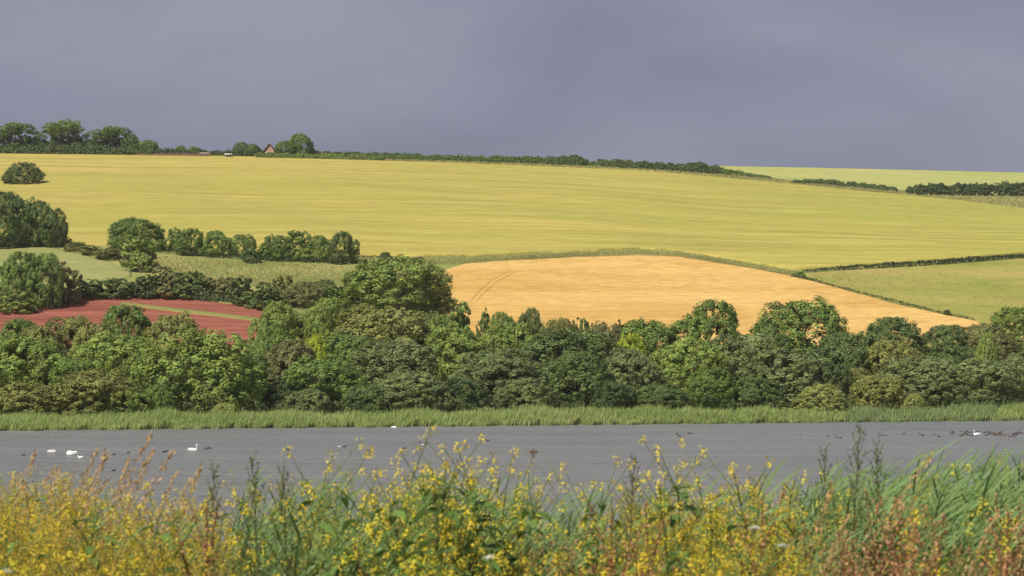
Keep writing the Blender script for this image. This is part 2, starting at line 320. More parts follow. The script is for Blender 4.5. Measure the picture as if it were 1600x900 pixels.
# ------------------------------------------------------------------ trees
def lobed_crown(seed, kind='round', nl=16, clumps=50, lv=40, leaf=0.0165):
    r = np.random.default_rng(seed); g = Geo(); SQ = 1.2 if kind in ('round', 'bush') else 0.9
    cen, rad = [], []
    for i in range(nl):
        if kind == 'round':
            th = r.uniform(0, 2 * np.pi); zz = r.uniform(0.0, 1.0); pr = math.sqrt(max(0.0, 1 - (abs(zz - 0.38) / 0.66) ** 2.2))
            rr = r.uniform(0.17, 0.26); rho = (0.53 - rr) * pr * r.uniform(0.7, 1.05)
            cen.append((rho * math.cos(th), rho * math.sin(th), 0.14 + zz * 0.70)); rad.append(rr)
        elif kind == 'bush':
            th = r.uniform(0, 2 * np.pi); zz = r.uniform(0, 1) ** 1.2; pr = math.sqrt(max(0.05, 1 - zz ** 2.4))
            rr = r.uniform(0.15, 0.23); rho = (0.53 - rr) * pr * r.uniform(0.7, 1.05)
            cen.append((rho * math.cos(th), rho * math.sin(th), 0.10 + zz * 0.68)); rad.append(rr)
        elif kind == 'tall':
            th = r.uniform(0, 2 * np.pi); zz = i / nl + r.uniform(-.04, .04); pr = math.sin(math.pi * min(1, max(0.0, zz * 0.8 + 0.2))) ** 0.7 + 0.1
            rr = r.uniform(0.13, 0.19); rho = (0.5 - rr) * pr * r.uniform(0.5, 1.1)
            cen.append((rho * math.cos(th), rho * math.sin(th), 0.16 + zz * 0.68)); rad.append(rr)
        elif kind == 'ragged':
            th = r.uniform(0, 2 * np.pi); zz = r.uniform(0, 1); rr = r.uniform(0.10, 0.2); rho = (0.5 - rr) * (1 - 0.5 * zz) * r.uniform(0.3, 1.2)
            cen.append((rho * math.cos(th), rho * math.sin(th), 0.12 + zz * 0.72)); rad.append(rr)
        elif kind == 'wind':       # flat-topped, combed to one side, open below
            x = r.uniform(-0.36, 0.34); y = r.uniform(-0.3, 0.3); rr = r.uniform(0.11, 0.17)
            top = 0.62 + 0.26 * math.sin((x + 0.42) / 0.86 * math.pi * 0.72)
            zc = top - r.uniform(0, 1) ** 2 * (0.14 if x < 0.1 else 0.5)
            cen.append((x, y, zc)); rad.append(rr)
    cen = np.array(cen); rad = np.array(rad)
    if kind != 'wind':                    # fill the heart of the crown
        cores = dict(round=[(0, 0, .50, .37), (.05, .03, .66, .27), (-.06, 0, .62, .27), (0, 0, .30, .34)], bush=[(0, 0, .40, .40), (.05, .04, .60, .30), (-.12, 0, .48, .30), (.1, -.05, .25, .32)],
                     ragged=[(0, 0, .34, .30), (.08, 0, .2, .32)], tall=[(0, 0, .38, .30), (0, 0, .58, .27), (0.02, 0, .76, .17), (0, 0, .2, .24)])[kind]
        cen = np.vstack([cen, [c[:3] for c in cores]]); rad = np.append(rad, [c[3] for c in cores])
    P, D, RC, T = [], [], [], []
    for i in range(len(cen)):
        d = norm(r.normal(size=(int(clumps * (rad[i] / 0.18) ** 2), 3))); p = cen[i] + d * rad[i] * r.uniform(0.85, 1.08, (len(d), 1)) * np.array([1, 1, SQ])
        ok = p[:, 2] > 0.03
        for j in range(len(cen)):
            if j != i: ok &= np.linalg.norm((p - cen[j]) / np.array([1, 1, SQ]), axis=1) > rad[j] * 0.80
        P.append(p[ok]); D.append(d[ok]); T.append(np.full(ok.sum(), r.uniform(0.84, 1.22)))
    P = np.concatenate(P); D = np.concatenate(D); T = np.concatenate(T); n = len(P)
    rc = r.uniform(0.032, 0.07, n); tint = T * r.uniform(0.78, 1.3, n)
    d2 = norm(r.normal(size=(n, lv, 3)) + 0.8 * D[:, None] + np.array([0, 0, 0.2]))
    p2 = P[:, None] + d2 * (rc[:, None] * r.uniform(0.55, 1.1, (n, lv)))[..., None] * np.array([1, 1, SQ + .15])
    nn = norm(d2 * 0.75 + 0.25 * D[:, None] + r.normal(size=(n, lv, 3)) * 0.22)
    tt = (tint[:, None] * r.uniform(0.82, 1.18, (n, lv)))
    warm = r.uniform(-0.08, 0.12, (n, 1)) * np.ones((1, lv))
    c = np.stack([tt * (1 + warm), tt, tt * (1 - warm)], -1)
    g.leaves(p2.reshape(-1, 3), nn.reshape(-1, 3), r.uniform(leaf * 0.7, leaf * 1.25, n * lv), c.reshape(-1, 3), 0.62, r)
    # stray outer twigs
    k = n // 2; idx = r.integers(0, n, k); base = P[idx] + D[idx] * rc[idx, None]
    for s in range(3):
        pp = base + norm(D[idx] + np.array([0.15, 0, 0.7])) * (s * 0.010) + r.normal(size=(k, 3)) * 0.006
        g.leaves(pp, norm(r.normal(size=(k, 3)) + D[idx]), leaf * 0.6, np.tile([1.05, 1.05, 1.0], (k, 1)), 0.5, r)
    v, q, c = g.arr()
    v[:, 2] *= 1.0 / np.percentile(v[:, 2], 99.6)
    for ax in (0, 1): lo, hi = np.percentile(v[:, ax], [0.4, 99.6]); v[:, ax] = (v[:, ax] - (lo + hi) / 2) / (hi - lo)
    return mesh_np('crown_' + kind, v, q, M_FOL, c)
def trunk_mesh(seed, kind):
    r = np.random.default_rng(seed); g = Geo()
    lean = r.uniform(-0.04, 0.04, 2)
    top = 0.72 if kind != 'bush' else 0.5
    pts = [(lean[0] * t * t * 2, lean[1] * t * t * 2, top * t - 0.02) for t in np.linspace(0, 1, 7)]
    g.tube(pts, np.linspace(0.028, 0.008, 7), (1, 1, 1), 6)
    for i in range(7):
        a = i * 2.4 + r.uniform(-.3, .3); z0 = top * r.uniform(0.3, 0.85); L = r.uniform(0.2, 0.34)
        p = [(lean[0] * z0 + math.cos(a) * L * t, lean[1] * z0 + math.sin(a) * L * t, z0 + L * 0.75 * t ** 0.8) for t in np.linspace(0, 1, 5)]
        g.tube(p, np.linspace(0.011, 0.003, 5), (1, 1, 1), 4)
    v, q, c = g.arr()
    return mesh_np('trunk_' + kind, v, q, M_BARK)
PROTO = {}
for kk, n, kw in (('round', 6, dict(nl=17)), ('bush', 4, dict(nl=18)), ('tall', 2, dict(nl=14)), ('ragged', 5, dict(nl=15, clumps=26, lv=26, leaf=.03)), ('wind', 3, dict(nl=20, clumps=34))):
    PROTO[kk] = [(lobed_crown(100 + i * 7 + len(kk) * 31, kk, **kw), trunk_mesh(60 + i, kk)) for i in range(n)]
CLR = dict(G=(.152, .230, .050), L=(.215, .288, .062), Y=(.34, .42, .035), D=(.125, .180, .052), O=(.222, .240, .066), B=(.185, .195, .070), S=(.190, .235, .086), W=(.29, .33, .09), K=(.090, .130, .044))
cnt = [0]
def tree(u, vt, wpx, Y, kind, clr, label, name='broadleaf_tree', cat='tree', group=None, vb=None):
    """crown centred on photo column u, top at row vt, wpx wide, standing Y metres away"""
    if vb is not None: Y = float(img2w(u, vb)[1])
    X = (u - U0) * Y / F; zg = float(land(X, Y)); h = zpix(vt, Y) - zg; w = wpx * Y / F * 1.04
    cnt[0] += 1; i = cnt[0]
    root = bpy.data.objects.new(name, None); COL.objects.link(root); root.location = (X, Y, zg - 0.1)
    root.empty_display_size = 0.5
    cm, tm = PROTO[kind][i % len(PROTO[kind])]
    c = add('crown', cm, root); t = add('trunk', tm, root)
    hh = h; rz = 0 if kind == 'wind' else (i * 2.39996) % 6.283
    for o in (c, t): o.scale = (w, w * 0.95, hh); o.rotation_euler.z = rz
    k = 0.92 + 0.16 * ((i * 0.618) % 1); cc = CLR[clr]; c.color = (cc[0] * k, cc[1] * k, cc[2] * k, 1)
    tag(root, label, cat, group)
    return root
def sh(u, d): return float(ysh(u)) + d
WOOD = 'trees of the lakeside wood'
W = [  # u, top, width, metres behind the shore, kind, colour, label
 (40, 597, 140, 19, 'bush', 'O', 'wide olive-brown thicket at the reeds in the bottom left of the wood'),
 (150, 579, 150, 20, 'bush', 'O', 'yellowish olive dome of willow beside the reeds, left of the biggest light-green tree'),
 (195, 600, 90, 17, 'bush', 'L', 'low light-green sallow between the olive dome and the biggest light-green tree'),
 (316, 514, 192, 30, 'round', 'L', 'biggest light-green tree of the wood, cauliflower crown reaching down to the reeds'),
 (250, 600, 60, 19, 'bush', 'G', 'green shrub against the lower left of the biggest light-green tree'),
 (352, 629, 44, 13, 'bush', 'W', 'small pale green shrub standing in the reeds before the biggest light-green tree'),
 (55, 527, 145, 45, 'round', 'L', 'broad tree at the left picture edge above the olive thicket'),
 (-60, 520, 130, 40, 'round', 'G', 'tree just cut off by the left picture edge'),
 (180, 522, 140, 52, 'round', 'L', 'broad light-green tree above the yellowish olive dome'),
 (218, 545, 80, 38, 'tall', 'L', 'narrower tree wedged left of the biggest light-green tree'),
 (120, 560, 90, 36, 'round', 'G', 'mid-green tree directly behind the yellowish olive dome'),
 (25, 499, 95, 84, 'round', 'G', 'green crown just below the red field at the left edge'),
 (108, 495, 100, 90, 'round', 'O', 'yellow-olive crown just below the red field'),
 (198, 477, 92, 96, 'round', 'G', 'deep green dome rising in front of the red ploughed field'),
 (268, 490, 110, 86, 'round', 'O', 'olive crown between the deep green dome and the red field notch'),
 (150, 505, 90, 72, 'round', 'O', 'brownish crown below the deep green dome'),
 (60, 510, 80, 75, 'bush', 'O', 'brown-tinged crown at the upper left of the wood'),
 (398, 552, 60, 50, 'round', 'D', 'dark tree in the gap right of the biggest light-green tree'),
 (432, 472, 90, 90, 'round', 'L', 'bright mid-green tree at the right tip of the red field'),
 (508, 467, 95, 92, 'round', 'L', 'bright leafy tree right of the one at the red field tip'),
 (428, 510, 60, 70, 'round', 'G', 'lower green crown below the right tip of the red field'),
 (595, 478, 180, 88, 'round', 'O', 'very broad olive crown directly below the big tree beside the wheat'),
 (452, 531, 100, 52, 'bush', 'B', 'feathery brown-olive bush crown right of the red field notch'),
 (492, 524, 52, 60, 'bush', 'Y', 'small vivid yellow-green crown left of centre'),
 (548, 523, 100, 60, 'round', 'G', 'dark-fringed green crown below the very broad olive crown'),
 (615, 532, 150, 46, 'round', 'S', 'broad grey-green crown in the middle of the wood, left of centre'),
 (505, 560, 140, 34, 'round', 'G', 'rounded tree with shaded base, third from the biggest light-green tree'),
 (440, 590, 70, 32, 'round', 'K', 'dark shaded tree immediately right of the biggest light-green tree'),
 (645, 581, 130, 27, 'bush', 'S', 'low grey-green spreading tree over the reeds left of centre'),
 (570, 600, 80, 25, 'bush', 'D', 'dark low bush above the reeds, left of the grey-green spreading tree'),
 (480, 608, 80, 22, 'bush', 'S', 'small greyish bush over the reeds below the rounded shaded tree'),
 (715, 513, 130, 56, 'round', 'L', 'green crown with light top, just left of centre'),
 (795, 505, 120, 76, 'bush', 'L', 'flat-topped yellowish-green crown below the wheat field'),
 (775, 545, 150, 42, 'round', 'S', 'large grey-leaved tree at the centre of the wood'),
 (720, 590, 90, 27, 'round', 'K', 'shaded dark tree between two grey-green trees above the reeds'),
 (820, 590, 100, 25, 'round', 'S', 'grey-green low tree over the reeds at centre'),
 (885, 515, 170, 60, 'round', 'D', 'massive dark tree right of centre, below the thin treetops'),
 (900, 555, 130, 34, 'round', 'D', 'dark drooping tree low down right of centre'),
 (828, 482, 46, 96, 'bush', 'D', 'small dark ball-shaped tree against the bottom of the wheat'),
 (722, 470, 50, 104, 'ragged', 'L', 'slim green tree against the left corner of the wheat'),
 (690, 492, 60, 92, 'bush', 'L', 'green bush at the foot of the slim tree by the wheat'),
 (753, 484, 24, 98, 'ragged', 'D', 'thin dark sapling between the slim tree and the ball-shaped tree'),
 (785, 488, 52, 94, 'bush', 'G', 'low green crown left of the small dark ball-shaped tree'),
 (872, 498, 72, 90, 'bush', 'O', 'olive crown right of the small dark ball-shaped tree'),
 (912, 497, 40, 88, 'ragged', 'D', 'thin ragged treetop poking into the wheat'),
 (938, 505, 74, 78, 'bush', 'B', 'brownish sparse crown under the wheat edge'),
 (962, 502, 34, 84, 'ragged', 'D', 'second thin ragged treetop, right of the brownish sparse crown'),
 (1010, 500, 115, 82, 'bush', 'G', 'dark green crown left of the tall clump on the wheat'),
 (986, 521, 56, 62, 'bush', 'Y', 'vivid yellow-green round crown right of centre'),
 (985, 545, 105, 40, 'round', 'S', 'grey-green tree under the vivid yellow-green round crown'),
 (1075, 531, 115, 42, 'round', 'L', 'vivid mid-green tree with dark base, right of the grey-green one'),
 (1110, 575, 80, 26, 'round', 'G', 'lower green tree in front of the vivid mid-green tree'),
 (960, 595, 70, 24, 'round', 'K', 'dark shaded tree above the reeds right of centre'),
 (1106, 470, 120, 78, 'round', 'G', 'tall dark-green tree standing up against the wheat, right of centre'),
 (1160, 522, 125, 46, 'round', 'S', 'dense grey-green dome right of the vivid mid-green tree'),
 (1178, 590, 90, 25, 'round', 'D', 'dark-based tree below the dense grey-green dome'),
 (1248, 469, 165, 72, 'round', 'G', 'tallest broad tree against the wheat, its crown flecked with pinkish cones'),
 (1205, 505, 60, 60, 'round', 'D', 'dark crown at the left foot of the tallest cone-flecked tree'),
 (1228, 545, 130, 34, 'round', 'S', 'grey-green tree in front of the tallest cone-flecked tree'),
 (1318, 520, 110, 52, 'round', 'D', 'dark tree filling the dip right of the tallest cone-flecked tree'),
 (1392, 496, 115, 76, 'round', 'D', 'dark flat-topped tree under the narrow end of the wheat'),
 (1473, 508, 105, 74, 'round', 'D', 'dark tree under the far point of the wheat'),
 (1395, 531, 105, 48, 'round', 'O', 'olive-topped tree in front of the dark flat-topped tree'),
 (1440, 556, 140, 32, 'round', 'S', 'broad grey-green tree with dark hollow base, right part of the wood'),
 (1340, 575, 70, 30, 'bush', 'O', 'olive shrub tree above the light willow bushes'),
 (1546, 506, 100, 68, 'round', 'B', 'brown-grey crown behind the point of the wheat'),
 (1541, 520, 42, 52, 'bush', 'L', 'small bright green round crown near the right edge'),
 (1592, 480, 110, 92, 'round', 'L', 'bright green tree at the right edge above the grey crowns'),
 (1535, 562, 120, 30, 'round', 'S', 'grey-green tree near the right edge, base in shade'),
 (1605, 545, 100, 40, 'round', 'S', 'grey tree cut by the right picture edge'),
 (1670, 510, 150, 50, 'round', 'G', 'tree just outside the right picture edge'),
 (1490, 540, 80, 48, 'round', 'D', 'dark crown between the two grey-green trees on the right'),
 (1287, 600, 84, 15, 'bush', 'W', 'light olive willow bush in the reeds, largest of the three at the right'),
 (1372, 585, 90, 20, 'bush', 'O', 'olive willow bush right of the largest light bush in the reeds'),
 (1425, 615, 44, 15, 'bush', 'W', 'smallest pale willow bush in the reeds at the right'),
 (1030, 600, 90, 24, 'round', 'D', 'dark low tree above the reeds below the vivid mid-green tree'),
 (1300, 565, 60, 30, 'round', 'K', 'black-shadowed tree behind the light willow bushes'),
]
for (u, vt, w, d, k, c, l) in W:
    tree(u, vt, w, sh(u, d), k, c, l, 'willow_bush' if (k == 'bush' and d < 25) else 'broadleaf_tree', 'bush' if (k == 'bush' and d < 25) else 'tree', WOOD)
# small hidden interior trees are not needed; the slope behind is wooded scrub (see wood_floor)
MID = [  # u, top, width, base row, kind, colour, label, name, group
 (622, 402, 172, 487, 'bush', 'L', 'large spreading green tree at the left corner of the golden wheat', None),
 (560, 425, 60, 480, 'bush', 'L', 'smaller green tree against the left side of the large spreading tree', None),
 (213, 341, 84, 392, 'bush', 'G', 'biggest round tree at the left end of the field-edge row', 'row'),
 (222, 372, 54, 427, 'tall', 'L', 'lighter tree standing forward of the row, in front of its biggest tree', 'row'),
 (270, 355, 34, 394, 'tall', 'G', 'slim tree next to the biggest one in the field-edge row', 'row'),
 (297, 357, 46, 401, 'round', 'G', 'third tree of the field-edge row, dark round crown', 'row'),
 (340, 360, 46, 402, 'round', 'G', 'fourth tree of the field-edge row', 'row'),
 (380, 366, 42, 403, 'round', 'G', 'fifth tree of the field-edge row', 'row'),
 (395, 390, 28, 412, 'bush', 'D', 'small dark bush in front of the middle of the row', 'row'),
 (417, 366, 34, 407, 'tall', 'G', 'narrow tree at the middle of the field-edge row', 'row'),
 (440, 368, 40, 408, 'round', 'G', 'tree of the row just left of its ragged peak', 'row'),
 (467, 360, 46, 408, 'tall', 'L', 'ragged-topped tree, the peak of the right half of the row', 'row'),
 (499, 368, 42, 409, 'round', 'G', 'tree between the ragged peak and the round end tree', 'row'),
 (537, 362, 50, 412, 'round', 'D', 'round dark tree at the right end of the field-edge row', 'row'),
 (14, 300, 88, 388, 'round', 'D', 'dark tree with open branches at the left edge below the lone bush', None),
 (50, 312, 66, 387, 'round', 'D', 'dark tree in the middle of the left-edge clump', None),
 (84, 326, 44, 389, 'round', 'D', 'right-hand dark tree of the left-edge clump, tapering to the meadow', None),
 (98, 350, 28, 388, 'bush', 'D', 'low dark bush ending the left-edge clump at the meadow', None),
 (26, 394, 74, 480, 'round', 'G', 'green tree at the left edge below the cut meadow', None),
 (64, 396, 66, 480, 'round', 'G', 'green tree beside the brownish one above the red field', None),
 (100, 408, 60, 474, 'bush', 'B', 'brownish bushy tree at the top left of the red field', None),
 (25, 455, 60, 488, 'bush', 'L', 'light bush at the left end of the red field', None),
 (150, 436, 50, 468, 'bush', 'D', 'dark thorn bush first in the hedge line above the red field', 'thorn'),
 (188, 434, 54, 468, 'bush', 'D', 'dark thorn bush second in the hedge line above the red field', 'thorn'),
 (225, 430, 50, 468, 'bush', 'K', 'dark thorn bush below the lighter forward tree', 'thorn'),
 (255, 415, 64, 468, 'bush', 'B', 'brown-topped thorn, tallest in the hedge line above the red field', 'thorn'),
 (290, 424, 56, 469, 'bush', 'D', 'dark thorn right of the tallest brown-topped one', 'thorn'),
 (322, 430, 46, 470, 'bush', 'D', 'dark thorn in the middle right of the hedge line', 'thorn'),
 (352, 432, 44, 473, 'bush', 'B', 'brownish thorn above the upper right of the red field', 'thorn'),
 (378, 432, 50, 478, 'bush', 'D', 'rounded dark thorn over the right end of the red field', 'thorn'),
 (412, 440, 56, 484, 'bush', 'D', 'dark scrub bush beyond the end of the red field', 'thorn'),
 (440, 430, 40, 470, 'bush', 'O', 'olive scrub bush right of the red field', 'thorn'),
 (480, 440, 70, 478, 'bush', 'B', 'brown scrub bush above the bright leafy tree', 'thorn'),
 (505, 436, 30, 460, 'bush', 'D', 'little dark bush left of the large spreading tree', 'thorn'),
 (530, 445, 50, 482, 'bush', 'G', 'green scrub bush at the foot of the large spreading tree', 'thorn'),
 (600, 393, 26, 404, 'bush', 'D', 'small dark bush on the barley edge above the large spreading tree', None),
 (118, 378, 36, 396, 'bush', 'O', 'first low scrub bush along the top of the cut meadow', 'scrub'),
 (143, 382, 40, 402, 'bush', 'O', 'second low scrub bush along the top of the cut meadow', 'scrub'),
 (168, 387, 44, 409, 'bush', 'B', 'third low scrub bush along the top of the cut meadow, brownish', 'scrub'),
 (37, 254, 62, 288, 'bush', 'D', 'lone rounded dark bush standing in the yellow barley at the left', None),
 (1478, 483, 18, 493, 'bush', 'D', 'little dark bush at the lower corner of the right-hand pasture', None),
 (1250, 424, 16, 434, 'bush', 'G', 'small bush where the pasture hedge meets the wheat', None),
]
GN = dict(row='row of trees along the barley field edge', thorn='dark thorn bushes above the red field', scrub='low scrub bushes above the cut meadow')
for (u, vt, w, vb, k, c, l, g) in MID:
    bush = k == 'bush' and w < 66
    if (bush or (g == 'row' and k == 'tall')) and u != 37: k = 'ragged'
    tree(u, vt, w, 0, k, c, l, 'thorn_bush' if bush else 'broadleaf_tree', 'bush' if bush else 'tree', GN.get(g), vb)
SKY = 'trees on the skyline'
for (u, vt, w, Y, k, c, l, n) in [
 (26, 192, 66, 1065, 'wind', 'G', 'wind-combed skyline tree at the far left edge', 't'),
 (-40, 196, 60, 1065, 'wind', 'G', 'wind-combed skyline tree cut off by the left edge', 't'),
 (98, 189, 72, 1065, 'wind', 'G', 'tallest wind-combed skyline tree, second from the left edge', 't'),
 (178, 198, 64, 1065, 'wind', 'G', 'flat-topped wind-combed skyline tree, third from the left', 't'),
 (50, 214, 60, 1075, 'bush', 'D', 'dark undergrowth bush between the two leftmost skyline trees', 'b'),
 (8, 212, 50, 1075, 'bush', 'D', 'dark undergrowth bush below the far left skyline tree', 'b'),
 (104, 212, 56, 1075, 'bush', 'D', 'dark undergrowth bush beneath the tallest skyline tree', 'b'),
 (140, 218, 44, 1070, 'bush', 'D', 'dark bush linking the second and third skyline trees', 'b'),
 (180, 216, 60, 1075, 'bush', 'D', 'dark bush beneath the flat-topped third skyline tree', 'b'),
 (203, 211, 34, 1065, 'bush', 'D', 'small dark tree on the right flank of the flat-topped skyline tree', 'b'),
 (231, 219, 36, 1065, 'bush', 'G', 'low green bush ending the left skyline clump', 'b'),
 (283, 227, 18, 1065, 'bush', 'G', 'tiny round bush in the low skyline hedge', 'b'),
 (304, 229, 22, 1065, 'bush', 'G', 'tiny flat bush in the low skyline hedge, above the red wall', 'b'),
 (378, 222, 30, 1065, 'bush', 'D', 'dark round bush on the skyline left of the cottage', 'b'),
 (395, 225, 26, 1062, 'bush', 'D', 'smaller dark bush against the cottage side', 'b'),
 (468, 209, 42, 1065, 'bush', 'G', 'green wind-leaned tree on the skyline beside the cottage', 't'),
 (446, 220, 36, 1062, 'bush', 'G', 'lower green shoulder bush between the cottage and its tree', 'b')]:
    tree(u, vt, w, Y, k, c, l, 'windswept_tree' if n == 't' else 'hilltop_bush', 'tree' if n == 't' else 'bush', SKY)
# pinkish cones / dead leaf tufts in the big cone-flecked crowns
def tufts(root_label, n, col, seed):
    r = np.random.default_rng(seed)
    root = [o for o in bpy.data.objects if o.get('label') == root_label][0]
    crown = [c for c in root.children if c.name.startswith('crown')][0]
    s = crown.scale; g = Geo()
    a = r.uniform(-2.8, -0.3, n); z = r.uniform(0.45, 0.93, n); pr = np.sqrt(np.maximum(0.05, 1 - (np.abs(z - 0.5) / 0.5) ** 2.2)) * 0.46
    P = np.stack([np.cos(a) * pr * s[0], np.sin(a) * pr * s[0], z * s[2]], -1)
    m = 14; d = norm(r.normal(size=(n, m, 3)))
    p2 = P[:, None] + d * r.uniform(0.1, 0.38, (n, m))[..., None]
    g.leaves(p2.reshape(-1, 3), d.reshape(-1, 3), 0.16, np.tile(col, (n * m, 1)), 0.7, r)
    v, q, c = g.arr(); add('seed_cluster', mesh_np('seed_cluster', v, q, M_SOLID, c), root)['kind'] = 'stuff'
tufts('tallest broad tree against the wheat, its crown flecked with pinkish cones', 60, (0.34, 0.19, 0.10), 1)
tufts('dark tree under the far point of the wheat', 16, (0.36, 0.20, 0.11), 2)
tufts('tall dark-green tree standing up against the wheat, right of centre', 14, (0.30, 0.15, 0.08), 3)
tufts('vivid mid-green tree with dark base, right of the grey-green one', 0 + 6, (0.26, 0.13, 0.09), 4)

# ------------------------------------------------------------------ hedges
def leafy_path(X, Y, hgt, wid, per_m, leaf, clr, seed, cl=0.6):
    """leaf clumps heaped along a ground path"""
    r = np.random.default_rng(seed); g = Geo()
    L = np.concatenate([[0], np.cumsum(np.hypot(np.diff(X), np.diff(Y)))]); n = int(min(L[-1] * per_m * 1.7 * max(1.0, np.mean(hgt) / 1.6), 2500))
    s = r.uniform(0, L[-1], n); x = np.interp(s, L, X); y = np.interp(s, L, Y); h = np.interp(s, L, hgt)
    lump = 0.84 + 0.16 * np.sin(s / 3.1 + np.sin(s / 7.0) * 2) * np.sin(s / 1.7 + seed) + r.normal(size=n) * 0.08
    t = r.uniform(0, np.pi, n); rr = r.uniform(0.75, 1, n)
    off = np.cos(t) * wid / 2 * rr; z = np.sin(t) ** 0.7 * h * lump * rr
    tx = np.interp(s, L, np.gradient(X, L + 1e-9 * np.arange(len(L)))); ty = np.interp(s, L, np.gradient(Y, L + 1e-9 * np.arange(len(L))))
    px = x - ty * off; py = y + tx * off
    P = np.stack([px, py, land(px, py) + z], -1)
    D = norm(np.stack([-ty * np.cos(t), tx * np.cos(t), np.sin(t) + 0.1], -1))
    m = 16; d = norm(r.normal(size=(n, m, 3)) + D[:, None] * 0.7 + np.array([0, 0, 0.4]))
    hs = np.clip(h / 2.4, 0.3, 1.0)
    p2 = P[:, None] + d * (cl * hs[:, None] * r.uniform(0.4, 1.0, (n, m)))[..., None]
    tint = (r.uniform(0.8, 1.2, n)[:, None] * r.uniform(0.85, 1.15, (n, m)))[..., None] * np.asarray(clr)
    g.leaves(p2.reshape(-1, 3), norm(d + r.normal(size=(n, m, 3)) * .35).reshape(-1, 3), (leaf * hs[:, None] * r.uniform(0.7, 1.2, (n, m))).ravel(), tint.reshape(-1, 3), 0.65, r)
    return g.arr()
def hedge(label, pts, clr, wid, per_m=4, leaf=0.28, Y=None, seed=1, name='hedge', group=None, cl=0.6):
    """pts: photo column, base row, top row"""
    us = np.linspace(pts[0][0], pts[-1][0], 60); vb = np.interp(us, [p[0] for p in pts], [p[1] for p in pts]); vt = np.interp(us, [p[0] for p in pts], [p[2] for p in pts])
    if Y is None: X, Yy = img2w(us, vb)
    else: Yy = np.interp(us, [pts[0][0], pts[-1][0]], Y); X = (us - U0) * Yy / F
    h = np.maximum(0.4, zpix(vt, Yy) - land(X, Yy))
    v, q, c = leafy_path(X, Yy, h, wid, per_m, leaf, CLR[clr] if isinstance(clr, str) else clr, seed, cl)
    o = add(name, mesh_np(name, v, q, M_FOL, c))
    return tag(o, label, 'hedge', group)
hedge('dark hedge at the foot of the left skyline trees', [(-60, 240, 224), (120, 240, 224), (240, 241, 231)], 'D', 3.5, 6, 0.35, (1058, 1058), 11)
hedge('low mixed hedge on the skyline between the left trees and the cottage', [(236, 241, 232), (300, 242, 233), (345, 243, 235), (420, 245, 236)], (.10, .125, .04), 3, 6, 0.3, (1062, 1062), 12)
hedge('hedge in front of the cottage and its leaning tree', [(400, 246, 239), (500, 248, 240), (600, 250, 243)], 'L', 2.5, 6, 0.3, (1052, 1052), 13)
hedge('upper dark hedge on the skyline right of the cottage', [(490, 247, 235), (540, 247, 237), (600, 249, 239), (680, 250, 242)], 'D', 3, 6, 0.3, (1072, 1072), 14)
hedge('long trimmed green hedge along the top of the barley', [(590, 250, 241), (700, 253, 242), (800, 256, 244), (850, 257, 246)], 'G', 3, 7, 0.32, (1060, 1075), 15)
hedge('taller dark lump of hedge in the middle of the skyline', [(845, 257, 246), (862, 258, 243), (905, 260, 243), (918, 260, 250)], 'D', 4.0, 9, 0.4, None, 16)
hedge('sparse low hedge in the gap right of the tall hedge lump', [(914, 260, 252), (940, 262, 253)], 'G', 2.5, 6, 0.3, None, 17)
hedge('bushy dark hedge falling along the skyline right of centre', [(935, 262, 247), (948, 263, 252), (965, 264, 249), (1000, 266, 253), (1040, 268, 253), (1055, 269, 256), (1090, 271, 254), (1120, 272, 260), (1135, 273, 266)], (.12, .165, .05), 4.5, 9, 0.42, None, 18, 'hedge', None, 0.85)
hedge('thin tail of hedge sloping between the barley and far meadow', [(1130, 274, 264), (1160, 276, 268), (1200, 280, 275), (1215, 283, 280)], 'G', 2.5, 6, 0.3, None, 19)
hedge('dark low hedge with a knob above the upper right of the barley', [(1238, 288, 282), (1280, 290, 279), (1300, 292, 281), (1350, 296, 287), (1400, 301, 293)], 'D', 3, 7, 0.35, None, 20)
hedge('tall dark blackthorn hedge at the far right below the far meadow', [(1418, 304, 292), (1445, 306, 286), (1480, 306, 288), (1520, 307, 287), (1560, 307, 286), (1600, 307, 283), (1760, 312, 288)], 'K', 6, 11, 0.45, None, 21, 'hedge', None, 0.9)
hedge('straight dark hedge dividing the barley from the right-hand pasture', [(1255, 426, 421), (1320, 423, 415), (1420, 417, 408), (1540, 410, 400), (1600, 406, 397), (1800, 396, 387)], (.05, .07, .026), 2.6, 9, 0.26, None, 22)
hedge('ragged low hedge bank between wheat and pasture', [(1238, 436, 426), (1300, 451, 444), (1400, 475, 468), (1470, 492, 486), (1520, 503, 496)], (.13, .15, .052), 1.8, 7, 0.24, None, 23)
hedge('grassy hedge bank round the top of the wheat field', [(655, 412, 407), (720, 410, 406), (830, 402, 398), (900, 397, 393.5), (1000, 396, 392.5), (1060, 400, 396), (1150, 417, 413), (1240, 434, 430)], (.36, .36, .13), 5.0, 13, 0.17, None, 24, 'hedge', None, 0.45)
hedge('scrubby bank between the tree row and the barley corner', [(556, 404, 399), (600, 407, 400), (660, 412, 402)], (.105, .12, .045), 4, 7, 0.26, None, 25)
hedge('shaded scrub under the field-edge tree row', [(245, 398, 391), (330, 404, 396), (400, 408, 400), (540, 413, 405)], 'K', 2.2, 6, 0.24, None, 26)
hedge('bramble bank along the upper edge of the cut meadow', [(105, 389, 382), (150, 400, 390), (200, 413, 404), (230, 425, 418)], (.22, .20, .08), 3.5, 6, 0.24, None, 27)
hedge('dark hedge foot along the top of the red field', [(125, 466, 452), (250, 466, 450), (400, 479, 462), (440, 484, 466)], 'K', 3.0, 9, 0.28, None, 28)

